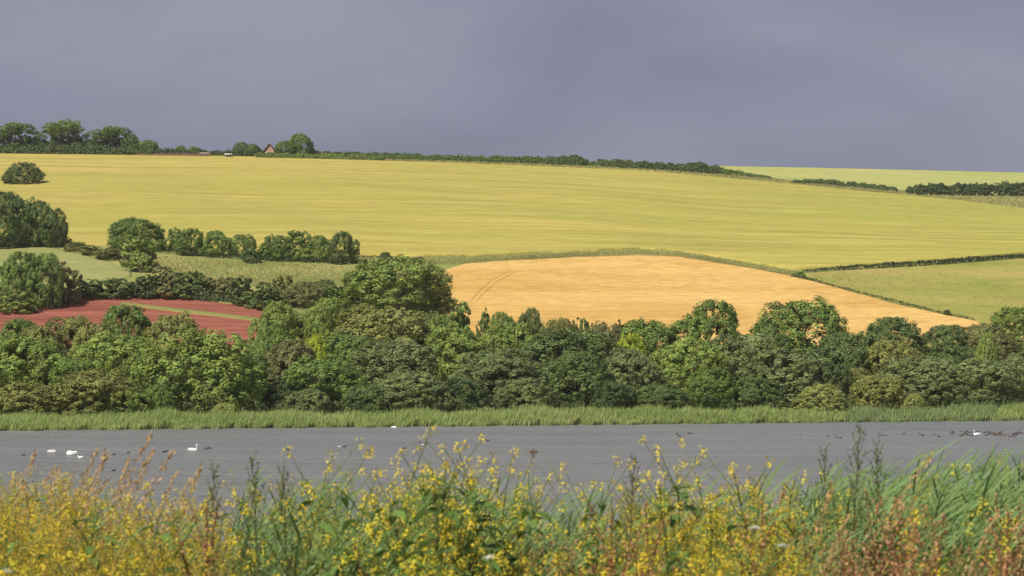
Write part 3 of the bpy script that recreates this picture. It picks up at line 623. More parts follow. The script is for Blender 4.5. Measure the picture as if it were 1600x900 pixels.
# undergrowth of the wood: nobody can count it
def scatter_scrub(name, label, u0, u1, d0, d1, n, h, clr, leaf, seed, tuft=18):
    r = np.random.default_rng(seed); g = Geo()
    u = r.uniform(u0, u1, n); d = r.uniform(d0, d1, n); Y = ysh(u) + d; X = (u - U0) * Y / F
    P = np.stack([X, Y, land(X, Y) + r.uniform(0.2, h, n)], -1)
    dd = norm(r.normal(size=(n, tuft, 3)) + np.array([0, -0.2, 0.6])); p2 = P[:, None] + dd * r.uniform(0.3, 1.0, (n, tuft))[..., None]
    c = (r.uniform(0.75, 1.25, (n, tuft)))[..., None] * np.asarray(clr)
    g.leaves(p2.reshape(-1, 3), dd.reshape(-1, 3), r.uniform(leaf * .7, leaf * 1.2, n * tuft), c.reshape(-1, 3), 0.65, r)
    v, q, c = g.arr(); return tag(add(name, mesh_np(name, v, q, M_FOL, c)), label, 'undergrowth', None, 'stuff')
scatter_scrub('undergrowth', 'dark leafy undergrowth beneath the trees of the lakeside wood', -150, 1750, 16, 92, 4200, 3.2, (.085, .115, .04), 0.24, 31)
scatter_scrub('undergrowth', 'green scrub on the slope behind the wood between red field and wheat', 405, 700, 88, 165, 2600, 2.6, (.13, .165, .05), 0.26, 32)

# tussocks on the rough hillside
def tussocks(name, label, poly_fn, n, h, cols, seed, cat='rough grass'):
    r = np.random.default_rng(seed); g = Geo()
    u, v = poly_fn(r, n); X, Y = img2w(u, v); z = land(X, Y); m = 7
    ang = r.uniform(0, 2 * np.pi, (n, m)); dr = np.stack([np.cos(ang) * .45, np.sin(ang) * .45, np.ones_like(ang)], -1)
    P = np.stack([X, Y, z + h * 0.4], -1)[:, None] + dr * (r.uniform(0.1, 0.7, (n, m)) * h)[..., None]
    cc = np.asarray(cols)[r.integers(0, len(cols), n)][:, None] * r.uniform(0.8, 1.2, (n, m))[..., None]
    g.leaves(P.reshape(-1, 3), norm(np.cross(dr, r.normal(size=(n, m, 3)))).reshape(-1, 3), (r.uniform(.5, 1.0, (n, m)) * h * .5).ravel(), cc.reshape(-1, 3), 0.5, r)
    vv, q, c = g.arr(); return tag(add(name, mesh_np(name, vv, q, M_FOL, c)), label, cat, None, 'stuff')
def strip_fn(top, bot, u0, u1):
    def f(r, n):
        u = r.uniform(u0, u1, n); t = r.uniform(0, 1, n)
        return u, np.interp(u, [p[0] for p in top], [p[1] for p in top]) * t + np.interp(u, [p[0] for p in bot], [p[1] for p in bot]) * (1 - t)
    return f
tussocks('rough_grass', 'tufty rough grassland with reddish seed heads below the tree row', strip_fn([(230, 405), (540, 418), (660, 415)], [(230, 430), (540, 470), (660, 440)], 235, 640), 3000, 0.5, [(.40, .42, .14), (.46, .40, .18), (.30, .37, .10), (.50, .36, .20)], 41)
tussocks('pasture_tussocks', 'scattered darker tussocks in the right-hand pasture', strip_fn([(1260, 431), (1700, 408)], [(1260, 434), (1530, 500), (1700, 530)], 1265, 1700), 420, 0.35, [(.26, .30, .08), (.22, .26, .07), (.42, .33, .15)], 42)
tussocks('margin_grass', 'tall tan grass fringe between the barley and the hedges', strip_fn([(600, 250), (1000, 265), (1200, 281), (1340, 295), (1600, 310), (1700, 316)], [(600, 252), (1000, 268), (1200, 286), (1340, 300), (1600, 326), (1700, 336)], 600, 1700), 4200, 1.0, [(.40, .37, .15), (.46, .39, .18), (.28, .32, .10)], 43)
tussocks('bank_grass', 'tan and green tall grass between the barley and the wheat', strip_fn([(650, 402), (850, 395), (1000, 390), (1060, 394), (1150, 409), (1240, 425)], [(650, 415), (730, 413), (900, 400), (1060, 402), (1150, 417), (1240, 435)], 650, 1245), 3200, 0.4, [(.42, .40, .15), (.32, .36, .11), (.46, .38, .18)], 44)

# ------------------------------------------------------------------ reed bed on the far shore
def far_reeds():
    r = np.random.default_rng(51); g = Geo(); n = 50000
    u = r.uniform(-220, 1820, n); d = r.uniform(0, 1, n) ** 1.4 * 15 - 0.8 + 1.6 * np.sin(u / 33) * np.sin(u / 13 + 1) + 0.7 * np.sin(u / 5.1); Y = ysh(u) + d; X = (u - U0) * Y / F
    z0 = np.maximum(land(X, Y), -0.1) - 0.05
    big = np.interp(u, [-200, 0, 200, 400, 700, 850, 1000, 1240, 1350, 1500, 1600, 1800], [2.5, 2.5, 2.7, 2.9, 2.7, 3.0, 2.6, 2.3, 2.5, 3.0, 3.0, 3.0])
    h = big * (0.74 + 0.16 * np.sin(X / 6.7 + 1) * np.sin(X / 2.3) + 0.08 * np.sin(X / 17) + 0.12 * r.normal(size=n)) * np.clip(0.55 + d * 0.13, 0.45, 1)
    w = r.uniform(0.045, 0.10, n); lean = r.normal(0.34, 0.16, n) * h * 0.55
    a = r.uniform(-0.5, 0.5, n); sx = np.cos(a) * w; sy = np.sin(a) * w
    B = np.stack([X, Y, z0], -1); T = B + np.stack([lean, r.normal(size=n) * 0.15, h], -1); Mid = B + np.stack([lean * 0.28, 0 * h, h * 0.58], -1); S = np.stack([sx, sy, 0 * sx], -1)
    v = np.stack([B - S * 0.6, B + S * 0.6, Mid + S, Mid - S, T + S * 0.1, T - S * 0.1], 1).reshape(-1, 3)
    i = np.arange(n)[:, None] * 6; q = np.concatenate([i + [0, 1, 2, 3], i + [3, 2, 4, 5]])
    patch = 0.5 + 0.5 * np.sin(X / 23 + 0.6) * np.sin(X / 9 + d / 3)
    c = np.array([.26, .35, .10]) * (1 - patch[:, None]) + np.array([.34, .42, .13]) * patch[:, None]
    dry = r.uniform(0, 1, n) < 0.07 + 0.10 * ((u > 800) & (u < 960)); c[dry] = (.38, .33, .17)
    right = ((u > 1320) & (u < 1560))[:, None] & (r.uniform(0, 1, (n, 1)) < 0.5); c = np.where(right, np.array([.18, .25, .12]), c)
    c = c * r.uniform(0.75, 1.2, (n, 1))
    stem = c * .6 + np.array([.10, .075, .035]); cc = np.stack([stem, stem, c, c, c * 1.08, c * 1.08], 1).reshape(-1, 3)
    # seed plumes here and there
    g.put(v, q, cc)
    k = r.uniform(0, 1, n) < 0.012; p = T[k] + np.array([0.1, 0, 0.1])
    g.leaves(p, norm(r.normal(size=p.shape) * [1, 1, .2]), 0.16, (.36, .27, .17), 0.4, r)
    vv, q, c = g.arr(); c = c * np.array([.90, .92, .90]); tag(add('reed_bed', mesh_np('reed_bed', vv, q, M_PLANT, c)), 'band of green reeds along the far shore of the lake', 'reeds', None, 'stuff')
far_reeds()

# ------------------------------------------------------------------ buildings on the skyline
def box(g, x0, x1, y0, y1, z0, z1):
    v = [(x0, y0, z0), (x1, y0, z0), (x1, y1, z0), (x0, y1, z0), (x0, y0, z1), (x1, y0, z1), (x1, y1, z1), (x0, y1, z1)]
    g.put(v, [(0, 3, 2, 1), (4, 5, 6, 7), (0, 1, 5, 4), (1, 2, 6, 5), (2, 3, 7, 6), (3, 0, 4, 7)], (1, 1, 1))
def part(name, g, mat, parent):
    v, q, c = g.arr(); return add(name, mesh_np(name, v, q, mat), parent)
def gable_house(name, label, cat, u, vridge, wpx, Y, depth, wallm, roofm, eave, win=True, chim=False):
    X = (u - U0) * Y / F; zg = float(land(X, Y)); H = zpix(vridge, Y) - zg; w = wpx * Y / F / 2
    root = bpy.data.objects.new(name, None); COL.objects.link(root); root.location = (X, Y, zg); tag(root, label, cat)
    g = Geo(); e = H * eave
    v = [(-w, 0, -.3), (w, 0, -.3), (w, 0, e), (0, 0, H - .15), (-w, 0, e), (-w, depth, -.3), (w, depth, -.3), (w, depth, e), (0, depth, H - .15), (-w, depth, e)]
    g.put(v, [(0, 1, 2, 4), (2, 3, 3, 4), (5, 9, 7, 6), (7, 9, 8, 8), (1, 6, 7, 2), (0, 4, 9, 5)], (1, 1, 1))
    me = bpy.data.meshes.new('wall'); me.from_pydata(v, [], [(0, 1, 2, 3, 4), (5, 9, 8, 7, 6), (1, 6, 7, 2), (0, 4, 9, 5)]); me.materials.append(wallm); add('wall', me, root)
    for s in (-1, 1):
        g = Geo(); o = 0.6; dz = 0.6; sl = (H - e) / w
        pts = [(s * (w + o), -o, e - sl * o), (0, -o, H), (0, depth + o, H), (s * (w + o), depth + o, e - sl * o)]
        pv = pts + [(x, y, z + dz) for x, y, z in pts]
        g.put(pv, [(0, 1, 2, 3), (4, 7, 6, 5), (0, 4, 5, 1), (1, 5, 6, 2), (2, 6, 7, 3), (3, 7, 4, 0)], (1, 1, 1)); rf = part('roof', g, roofm, root)
    if chim: g = Geo(); box(g, -0.4, 0.4, depth * .7, depth * .7 + .8, H - .6, H + 1.1); part('chimney', g, wallm, rf)
    if win:
        for x in (-w * .45, w * .45):
            g = Geo(); box(g, x - .45, x + .45, -.06, .0, e * .55, e * .55 + 1.1); f = part('window', g, M_WHITE, root)
            g = Geo(); box(g, x - .36, x + .36, -.08, -.062, e * .55 + .09, e * .55 + 1.0); part('pane', g, M_PANE, f)
    return root
M_BRICK = flat_mat('pale_brick', (0.42, 0.26, 0.21), 0.9, 0.2, 2)
M_TILE = flat_mat('dark_brown_tiles', (0.085, 0.055, 0.05), 0.8, 0.3, 2)
M_STONE = flat_mat('weathered_thatch', (0.24, 0.19, 0.15), 0.95, 0.2, 2)
M_WHITE = flat_mat('white_paint', (0.78, 0.78, 0.78), 0.6, 0.05)
M_PANE = flat_mat('dark_glass', (0.03, 0.035, 0.04), 0.1, 0.1)
M_REDW = flat_mat('rust_red_brick', (0.11, 0.062, 0.045), 0.9, 0.25, 1.0)
M_DARKW = flat_mat('tarred_boards', (0.05, 0.045, 0.04), 0.85, 0.2)
gable_house('cottage', 'small brick cottage with dark gable roof on the skyline left of a leaning tree', 'house', 421, 225.5, 15, 1060, 9, M_BRICK, M_TILE, 0.55, True, True)
gable_house('barn', 'grey-brown steep-roofed barn half hidden right of the skyline tree', 'barn', 485, 225.5, 18, 1070, 10, M_STONE, M_STONE, 0.35, False)
# white-roofed shed, open front
def shed():
    Y = 1052; X = (357 - U0) * Y / F; z = float(land(X, Y))
    root = bpy.data.objects.new('shed', None); COL.objects.link(root); root.location = (X, Y, z); tag(root, 'tiny white-roofed shed at the top edge of the barley on the skyline', 'shed')
    g = Geo(); box(g, -1.6, 1.6, 0.2, 2.6, 0, 1.9); part('wall', g, M_DARKW, root)
    g = Geo(); v = [(-1.9, -.3, 2.35), (1.9, -.3, 2.35), (1.9, 2.9, 1.95), (-1.9, 2.9, 1.95)]; v += [(a, b_, c - .45 * (b_ < 0) - .1) for a, b_, c in v]
    g.put(v, [(0, 1, 2, 3), (4, 7, 6, 5), (0, 4, 5, 1), (1, 5, 6, 2), (2, 6, 7, 3), (3, 7, 4, 0)], (1, 1, 1)); part('roof', g, M_WHITE, root)
    for x in (-1.3, 0, 1.3): g = Geo(); box(g, x - .06, x + .06, 0.0, 0.12, 0, 1.9); part('post', g, M_WHITE, root)
shed()
def caravan():
    Y = 1060; X = (319 - U0) * Y / F; z = float(land(X, Y))
    root = bpy.data.objects.new('trailer', None); COL.objects.link(root); root.location = (X, Y, z); tag(root, 'low pale trailer behind the rust-red wall on the skyline', 'trailer')
    g = Geo(); v = []; pr = [(-2.4, .5), (2.4, .5), (2.6, 1.4), (2.2, 2.2), (-2.2, 2.3), (-2.6, 1.4)]
    me = bpy.data.meshes.new('body'); n = len(pr); vv = [(x, 0, z_) for x, z_ in pr] + [(x, 2.1, z_) for x, z_ in pr]
    me.from_pydata(vv, [], [tuple(range(n))[::-1], tuple(range(n, 2 * n))] + [(i, (i + 1) % n, (i + 1) % n + n, i + n) for i in range(n)]); me.materials.append(flat_mat('dull_cream_panels', (.5, .45, .38))); add('body', me, root)
    for x in (-1.2, 1.2): g = Geo(); box(g, x - .5, x + .5, -.03, -.001, 1.3, 1.9); part('window', g, M_PANE, root)
    for x in (-.6, .6):
        g = Geo(); a = np.linspace(0, 2 * np.pi, 13)[:-1]; g.tube([(x, .05, .35), (x, .3, .35)], .35, (1, 1, 1), 10); part('wheel', g, M_DARKW, root)
caravan()
def wall():
    Y0 = 1056; us = np.linspace(214, 330, 30); X = (us - U0) * Y0 / F; Y = np.full(30, Y0); z = land(X, Y); g = Geo()
    top = zpix(np.interp(us, [214, 330], [239.3, 239.6]), Y0) + np.sin(us) * 0.12
    V = np.concatenate([np.stack([X, Y, z - .3], -1), np.stack([X, Y, top], -1), np.stack([X, Y + .4, top], -1), np.stack([X, Y + .4, z - .3], -1)])
    i = np.arange(29); q = np.concatenate([np.stack([i, i + 1, i + 31, i + 30], -1), np.stack([i + 30, i + 31, i + 61, i + 60], -1), np.stack([i + 60, i + 61, i + 91, i + 90], -1)])
    o = add('garden_wall', mesh_np('garden_wall', V, q, M_REDW)); tag(o, 'long low rust-red wall on the skyline left of the cottage', 'wall')
wall()

# ------------------------------------------------------------------ birds
def loft(g, pts, ry, rz, k=10):
    """closed tube with its own half-width and half-height at each point, axis mostly along x"""
    pts = np.asarray(pts, float); m = len(pts); t = norm(np.gradient(pts, axis=0)); side = np.array([0, 1.0, 0]); up = norm(np.cross(t, side)) * -1
    a = np.arange(k) * 2 * np.pi / k
    v = pts[:, None] + np.cos(a)[None, :, None] * side * np.asarray(ry)[:, None, None] + np.sin(a)[None, :, None] * up[:, None] * np.asarray(rz)[:, None, None]
    i = np.arange(m - 1)[:, None] * k + np.arange(k); j = np.arange(m - 1)[:, None] * k + (np.arange(k) + 1) % k
    g.put(v.reshape(-1, 3), np.stack([i, j, j + k, i + k], -1).reshape(-1, 4), (1, 1, 1))
M_SWAN = flat_mat('white_feathers', (0.86, 0.86, 0.84), 0.7, 0.05)
M_BILL = flat_mat('orange_bill', (0.75, 0.25, 0.04), 0.5, 0.1)
M_DUCK = flat_mat('dark_plumage', (0.045, 0.038, 0.035), 0.6, 0.3, 8)
M_DUCKB = flat_mat('brown_plumage', (0.12, 0.075, 0.055), 0.7, 0.3, 8)
M_GULL = flat_mat('grey_white_plumage', (0.65, 0.66, 0.68), 0.7, 0.1)
def swan_meshes(pose):
    g = Geo()
    loft(g, [(-.78, 0, .24), (-.66, 0, .22), (-.45, 0, .20), (-.2, 0, .17), (.1, 0, .15), (.32, 0, .13), (.45, 0, .14), (.5, 0, .16)], [.005, .10, .20, .26, .27, .22, .11, .02], [.005, .07, .17, .23, .24, .20, .12, .02], 12)
    for s in (-1, 1):   # folded wings
        loft(g, [(-.74, s * .06, .33), (-.5, s * .13, .34), (-.2, s * .17, .31), (.1, s * .16, .27), (.26, s * .13, .2)], [.01, .08, .11, .10, .02], [.01, .08, .12, .12, .02], 8)
    if pose == 'up': nk = [(.36, 0, .14), (.46, 0, .26), (.44, 0, .42), (.38, 0, .58), (.38, 0, .74), (.43, 0, .86), (.50, 0, .89), (.57, 0, .87), (.62, 0, .85)]; bl = [(.60, 0, .855), (.68, 0, .83), (.74, 0, .81)]
    elif pose == 'tuck': nk = [(.36, 0, .14), (.44, 0, .24), (.40, 0, .36), (.28, 0, .42), (.14, 0, .44), (.02, 0, .43), (-.05, 0, .40), (-.10, 0, .38), (-.13, 0, .36)]; bl = [(-.12, 0, .365), (-.18, 0, .33), (-.24, 0, .31)]
    else: nk = [(.36, 0, .14), (.46, 0, .22), (.50, 0, .34), (.48, 0, .46), (.48, 0, .55), (.54, 0, .60), (.60, 0, .60), (.66, 0, .58), (.71, 0, .56)]; bl = [(.69, 0, .565), (.77, 0, .54), (.83, 0, .52)]
    loft(g, nk, [.10, .075, .055, .046, .044, .046, .058, .054, .03], [.10, .075, .055, .046, .044, .046, .058, .05, .028], 8)
    v, q, c = g.arr(); b = mesh_np('swan_body', v, q, M_SWAN, None, True)
    g = Geo(); loft(g, bl, [.03, .03, .012], [.024, .014, .008], 6); v, q, c = g.arr()
    return b, mesh_np('swan_bill', v, q, M_BILL, None, True)
SW = {p: swan_meshes(p) for p in ('up', 'tuck', 'low')}
for (u, v, p, rz, s, l) in [(302, 705, 'up', 0, 1.0, 'white swan with neck held upright, apart from the others on the left of the lake'),
  (82, 708, 'tuck', 0.3, 0.9, 'white swan with head tucked, leftmost on the lake'), (111, 711, 'tuck', 3.0, 1.15, 'white swan resting right of the leftmost one'),
  (125, 716, 'low', 2.6, 0.6, 'small white swan low in the water, nearest of the left three'), (616, 669, 'tuck', 0, 0.75, 'small white bird resting close under the far reeds'),
  (1526, 680, 'up', 3.14, 0.9, 'white swan among the dark duck flock at the right')]:
    Y = EYE * F / (v - VH); root = bpy.data.objects.new('swan', None); COL.objects.link(root); root.location = ((u - U0) * Y / F, Y, 0.0); root.rotation_euler.z = rz; root.scale = (s, s, s)
    tag(root, l, 'swan', 'white swans on the lake'); add('body', SW[p][0], root); add('bill', SW[p][1], root)
def duck_mesh(mat):
    g = Geo()
    loft(g, [(-.30, 0, .13), (-.22, 0, .09), (-.05, 0, .06), (.12, 0, .06), (.22, 0, .08), (.26, 0, .1)], [.005, .08, .13, .13, .08, .01], [.005, .05, .10, .10, .07, .01], 8)
    loft(g, [(.17, 0, .08), (.22, 0, .17), (.23, 0, .24), (.26, 0, .28), (.30, 0, .27), (.33, 0, .255), (.38, 0, .25)], [.05, .035, .035, .048, .045, .02, .012], [.05, .035, .035, .045, .04, .014, .005], 8)
    v, q, c = g.arr(); return mesh_np('duck', v, q, mat, None, True)
DK = [duck_mesh(M_DUCK), duck_mesh(M_DUCKB)]; GL = duck_mesh(M_GULL)
def duck(u, v, label, group, m=None, i=0):
    Y = EYE * F / (v + 2 - VH); o = add('duck', m or DK[i % 2], None, ((u - U0) * Y / F, Y, 0.02))
    o.rotation_euler.z = random.choice((0, 3.14)) + random.uniform(-.6, .6); s = random.uniform(0.75, 1.05); o.scale = (s, s, s); tag(o, label, 'duck', group)
ORD = ['first', 'second', 'third', 'fourth', 'fifth', 'sixth', 'seventh', 'eighth', 'ninth', 'tenth', 'eleventh', 'twelfth', 'thirteenth', 'fourteenth', 'fifteenth']
WHERE = ['left of all the swans, at the picture edge', 'just above the resting swan, left of a close pair', 'just above the resting swan, right of a close pair', 'between the resting swans and the tallest plume', 'left of the tallest tan plume', 'left one of a pair before the upright swan', 'right one of a pair before the upright swan', 'nearest the bank, low among the tan plumes', 'lower one of two right of the upright swan', 'upper one of two right of the upright swan']
i = 0
for (u, v) in [(37, 710), (113, 704), (118, 705), (178, 709), (200, 706), (255, 705), (259, 704), (177, 734), (322, 700), (328, 699)]:
    i += 1; duck(u, v, 'small dark duck ' + WHERE[i - 1], 'ducks scattered near the swans', None, 0)
for (u, v, l) in [(450, 701, 'single dark duck alone on the water left of the tall mustard'), (538, 697, 'dark duck beside a pale bird left of the tall mustard'), (762, 687, 'single dark duck alone right of the tall mustard'),
                  (632, 699, 'dark duck just left of the tall mustard stems'), (657, 690, 'leftmost of the dark ducks seen through the tall mustard'), (666, 692, 'rightmost of the dark ducks seen through the tall mustard'),
                  (1057, 677, 'dark duck with raised head, leftmost of the three right of centre'), (1062, 680, 'dark duck lowest of the three right of centre'), (1078, 676, 'dark duck rightmost of the three right of centre')]:
    duck(u, v, l, 'ducks in the middle of the lake')
duck(530, 697, 'pale bird beside a dark duck left of the tall mustard', 'pale waterbirds', GL); duck(661, 694, 'pale bird between dark ducks behind the tall mustard', 'pale waterbirds', GL)
for (u, v) in [(1250, 678), (1294, 680), (1307, 682), (1313, 683), (1352, 678), (1379, 679), (1385, 679), (1412, 676), (1436, 676), (1441, 679), (1460, 678), (1467, 681)]:
    i += 1; duck(u, v, ORD[i - 11] + ' dark duck from the left in the straggling line leading to the right-hand flock', 'straggling line of ducks', None, i)
for k in range(58):
    u = 1478 + 132 * random.random() ** 0.7; v = 672 + random.random() * 9 + (u - 1540) * 0.02; i += 1
    duck(u, v, 'brownish duck in the dense flock at the right end of the lake', 'flock of ducks at the right', None, i)

# ------------------------------------------------------------------ near bank: wild plants
ZB = 10.3
CANOPY = [(-300, 752), (0, 752), (120, 752), (200, 770), (330, 782), (400, 765), (470, 752), (560, 765), (620, 740), (760, 748), (850, 772), (950, 768), (1050, 758), (1150, 764), (1240, 738), (1350, 728), (1450, 716), (1600, 698), (1900, 690)]
def zcan(u, ref=11.5): return EYE - (np.interp(u, [p[0] for p in CANOPY], [p[1] for p in CANOPY]) - VH) * ref / F
GRN = np.array([.13, .22, .05]); REED = np.array([.17, .28, .09]); YEL = np.array([.80, .61, .035]); TAN = np.array([.55, .36, .16]); RUST = np.array([.42, .23, .11])
def curve(p0, d, L, bend, n=6):
    """a stem starting at p0 in direction d that bends towards `bend`"""
    t = np.linspace(0, 1, n)[:, None]; return np.asarray(p0) + np.asarray(d) * L * t + np.asarray(bend) * L * t ** 2
def mk_mustard(seed, dense=1.0):
    r = np.random.default_rng(seed); st, fl = Geo(), Geo(); H = 1.15
    main = curve((0, 0, 0), (0, 0, 1), H, (r.uniform(.02, .14), r.uniform(-.06, .06), 0), 9)
    st.tube(main, np.linspace(.006, .002, 9), (.16, .23, .06))
    nb = int(15 * dense)
    tips = [(main[-1], np.array([0.1, 0, 1.]), .12)]
    for i in range(nb):
        t = r.uniform(.42, .97); p0 = main[0] + (np.array([np.interp(t, np.linspace(0, 1, 9), main[:, k]) for k in range(3)]))
        a = r.uniform(0, 6.28); d = norm(np.array([math.cos(a) * .85, math.sin(a) * .85, 1.0])); L = r.uniform(.14, .42) * (1.15 - t * .4)
        br = curve(p0, d, L, (.08, 0, .1), 5); st.tube(br, np.linspace(.003, .0012, 5), (.18, .25, .06)); tips.append((br[-1], norm(br[-1] - br[-2]), L * .5))
        if r.uniform() < .8:      # lobed leaf at the joint
            lf = curve(p0, (math.cos(a + 1), math.sin(a + 1), .4), r.uniform(.08, .17), (0, 0, -.7), 5); st.ribbon(lf, np.array([.01, .035, .045, .03, .002]), GRN * r.uniform(.8, 1.4), (-math.sin(a + 1), math.cos(a + 1), .2))
    for (p, d, L) in tips:
        m = r.integers(14, 26); ang = r.uniform(0, 6.28, m); h = r.uniform(-.032, .010, m); rad = r.uniform(.003, .030, m)
        P = p + np.stack([np.cos(ang) * rad, np.sin(ang) * rad, h], -1); nn = norm(np.stack([np.cos(ang), np.sin(ang), r.uniform(.3, 1.6, m)], -1))
        for s in (0,):
            fl.leaves(P, nn, r.uniform(.0042, .0064, m), YEL * r.uniform(.8, 1.12, (m, 1)) * [1, 1.05, 1.2], .8, r)
        m = int(L * 34); hh = r.uniform(.04, L + .05, m)      # seed pods below
        ang = r.uniform(0, 6.28, m)
        for k in range(m):
            q0 = p - d * hh[k]; q1 = q0 + np.array([math.cos(ang[k]) * .018, math.sin(ang[k]) * .018, .022]); st.ribbon([q0, q1], [.0012, .0022], (.22, .28, .07), (-math.sin(ang[k]), math.cos(ang[k]), 0))
    return dict(stem=st.arr() + (M_PLANT,), flowers=fl.arr() + (M_PLANT,))
def mk_reed(seed):
    r = np.random.default_rng(seed); st, lv = Geo(), Geo(); H = 1.15
    lean = r.uniform(.05, .22)
    main = curve((0, 0, 0), (0, 0, 1), H * .86, (lean, r.uniform(-.05, .05), 0), 8); st.tube(main, np.linspace(.0045, .002, 8), REED * [1.0, .95, .9])
    for i in range(13):
        t = .30 + .70 * i / 12; p0 = np.array([np.interp(t, np.linspace(0, 1, 8), main[:, k]) for k in range(3)])
        a = r.normal(0, .95) + (3.14 if r.uniform() < .16 else 0)      # blown to the right
        L = r.uniform(.15, .30); up = r.uniform(.7, 1.5) if i < 8 else r.uniform(1.1, 2.0)
        pts = curve(p0, norm(np.array([math.cos(a), math.sin(a), up])), L, (0.15 * math.cos(a) + .08, .1 * math.sin(a), -r.uniform(.0, .6) * (.5 if i > 6 else 1)), 6)
        w = np.array([.007, .015, .018, .016, .010, .001]) * r.uniform(.5, .85)
        lv.ribbon(pts, w, REED * r.uniform(.7, 1.25) * np.array([r.uniform(.9, 1.15), 1, 1]), (-math.sin(a) + r.normal() * .3, math.cos(a) * .5, r.uniform(.3, .9)))
    return dict(stem=st.arr() + (M_PLANT,), leaves=lv.arr() + (M_PLANT,))
def mk_plume(seed, big=1.0):
    r = np.random.default_rng(seed); st, hd = Geo(), Geo(); H = 1.15
    b = r.uniform(.12, .34); main = curve((0, 0, 0), (0, 0, 1), H * .93, (b, r.uniform(-.06, .06), -.05), 12); st.tube(main, np.linspace(.0022, .0008, 12), TAN * .9)
    t = r.uniform(.80, 1.0, int(64 * big)) ; P = np.stack([np.interp(t, np.linspace(0, 1, 12), main[:, k]) for k in range(3)], -1)
    n = len(P); spread = .011 * (1.05 - t)[:, None] / .2 + .0015
    P = P + norm(r.normal(size=(n, 3))) * spread; ax = norm(main[-1] - main[-3])
    nn = norm(np.cross(ax + r.normal(size=(n, 3)) * .3, r.normal(size=(n, 3)))); tt = norm(ax + r.normal(size=(n, 3)) * .25); bb = norm(np.cross(nn, tt)); s = r.uniform(.006, .011, n)[:, None]
    v = np.stack([P - tt * s, P - bb * s * .25, P + tt * s, P + bb * s * .25], 1).reshape(-1, 3)
    hd.put(v, np.arange(n * 4).reshape(-1, 4), np.repeat(TAN * r.uniform(.8, 1.25, (n, 1)), 4, axis=0))
    for i in range(3):
        a = r.normal(0, 1); lf = curve((0, 0, r.uniform(.2, .6)), norm(np.array([math.cos(a) * .5, math.sin(a) * .5, 1])), r.uniform(.2, .4), (.3, 0, -.3), 6); st.ribbon(lf, np.array([.003, .005, .005, .004, .002, .0005]), (.30, .27, .10), (0.2, 1, 0))
    return dict(stem=st.arr() + (M_PLANT,), seed_head=hd.arr() + (M_PLANT,))
def mk_bedstraw(seed):
    r = np.random.default_rng(seed); st, fl = Geo(), Geo(); H = 1.15
    main = curve((0, 0, 0), (0, 0, 1), H, (r.uniform(.03, .16), r.uniform(-.06, .06), 0), 7); st.tube(main, np.linspace(.003, .001, 7), (.26, .25, .08))
    for i in range(15):
        t = .62 + .38 * i / 14; p0 = np.array([np.interp(t, np.linspace(0, 1, 7), main[:, k]) for k in range(3)]); a = i * 2.4 + r.uniform(-.4, .4); L = .15 * (1.15 - t) / .5 + .035
        br = curve(p0, norm(np.array([math.cos(a) * .7, math.sin(a) * .7, .9])), L, (0.06, 0, .2), 4); st.ribbon(br, .0016, (.30, .30, .09), (-math.sin(a), math.cos(a), 0))
        n = 19; tt = r.uniform(.2, 1, n); P = np.stack([np.interp(tt, np.linspace(0, 1, 4), br[:, k]) for k in range(3)], -1) + r.normal(size=(n, 3)) * .0085
        fl.leaves(P, norm(r.normal(size=(n, 3)) + [0, -.3, .5]), r.uniform(.0032, .0058, n), np.array([.70, .50, .05]) * r.uniform(.7, 1.15, (n, 1)) * np.stack([np.ones(n), r.uniform(.85, 1.15, n), np.ones(n)], -1), .8, r)
    return dict(stem=st.arr() + (M_PLANT,), flowers=fl.arr() + (M_PLANT,))
def mk_tuft(seed):
    r = np.random.default_rng(seed); g = Geo()
    for i in range(20):
        a = r.uniform(0, 6.28); o = r.uniform(0, .06); L = r.uniform(.55, 1.12); p = curve((math.cos(a) * o, math.sin(a) * o, 0), (math.cos(a) * .12, math.sin(a) * .12, 1), L, (r.uniform(.0, .35), math.sin(a) * .15, -.15), 5)
        c = GRN * r.uniform(.9, 1.7) if r.uniform() < .7 else np.array([.34, .29, .11]) * r.uniform(.8, 1.2)
        g.ribbon(p, np.array([.0045, .0075, .0075, .005, .0006]), c, (-math.sin(a) + .3, math.cos(a), .3))
    return dict(blades=g.arr() + (M_PLANT,))
def mk_dock(seed):
    r = np.random.default_rng(seed); st, fl = Geo(), Geo(); H = 1.15
    main = curve((0, 0, 0), (0, 0, 1), H, (r.uniform(.0, .1), 0, 0), 8); st.tube(main, np.linspace(.006, .002, 8), (.26, .12, .06)); axes = [(main[5:], 1)]
    for i in range(6):
        t = r.uniform(.5, .85); p0 = np.array([np.interp(t, np.linspace(0, 1, 8), main[:, k]) for k in range(3)]); a = r.uniform(0, 6.28)
        br = curve(p0, norm(np.array([math.cos(a) * .5, math.sin(a) * .5, 1])), r.uniform(.15, .3), (0, 0, .15), 5); st.tube(br, np.linspace(.003, .0012, 5), (.28, .12, .06)); axes.append((br, 1))
    for ax, _ in axes:
        n = 62; t = r.uniform(0, 1, n); P = np.stack([np.interp(t, np.linspace(0, 1, len(ax)), ax[:, k]) for k in range(3)], -1) + r.normal(size=(n, 3)) * .0085
        fl.leaves(P, norm(r.normal(size=(n, 3))), r.uniform(.005, .008, n), RUST * r.uniform(.7, 1.6, (n, 1)), .8, r)
    return dict(stem=st.arr() + (M_PLANT,), seed_spikes=fl.arr() + (M_PLANT,))
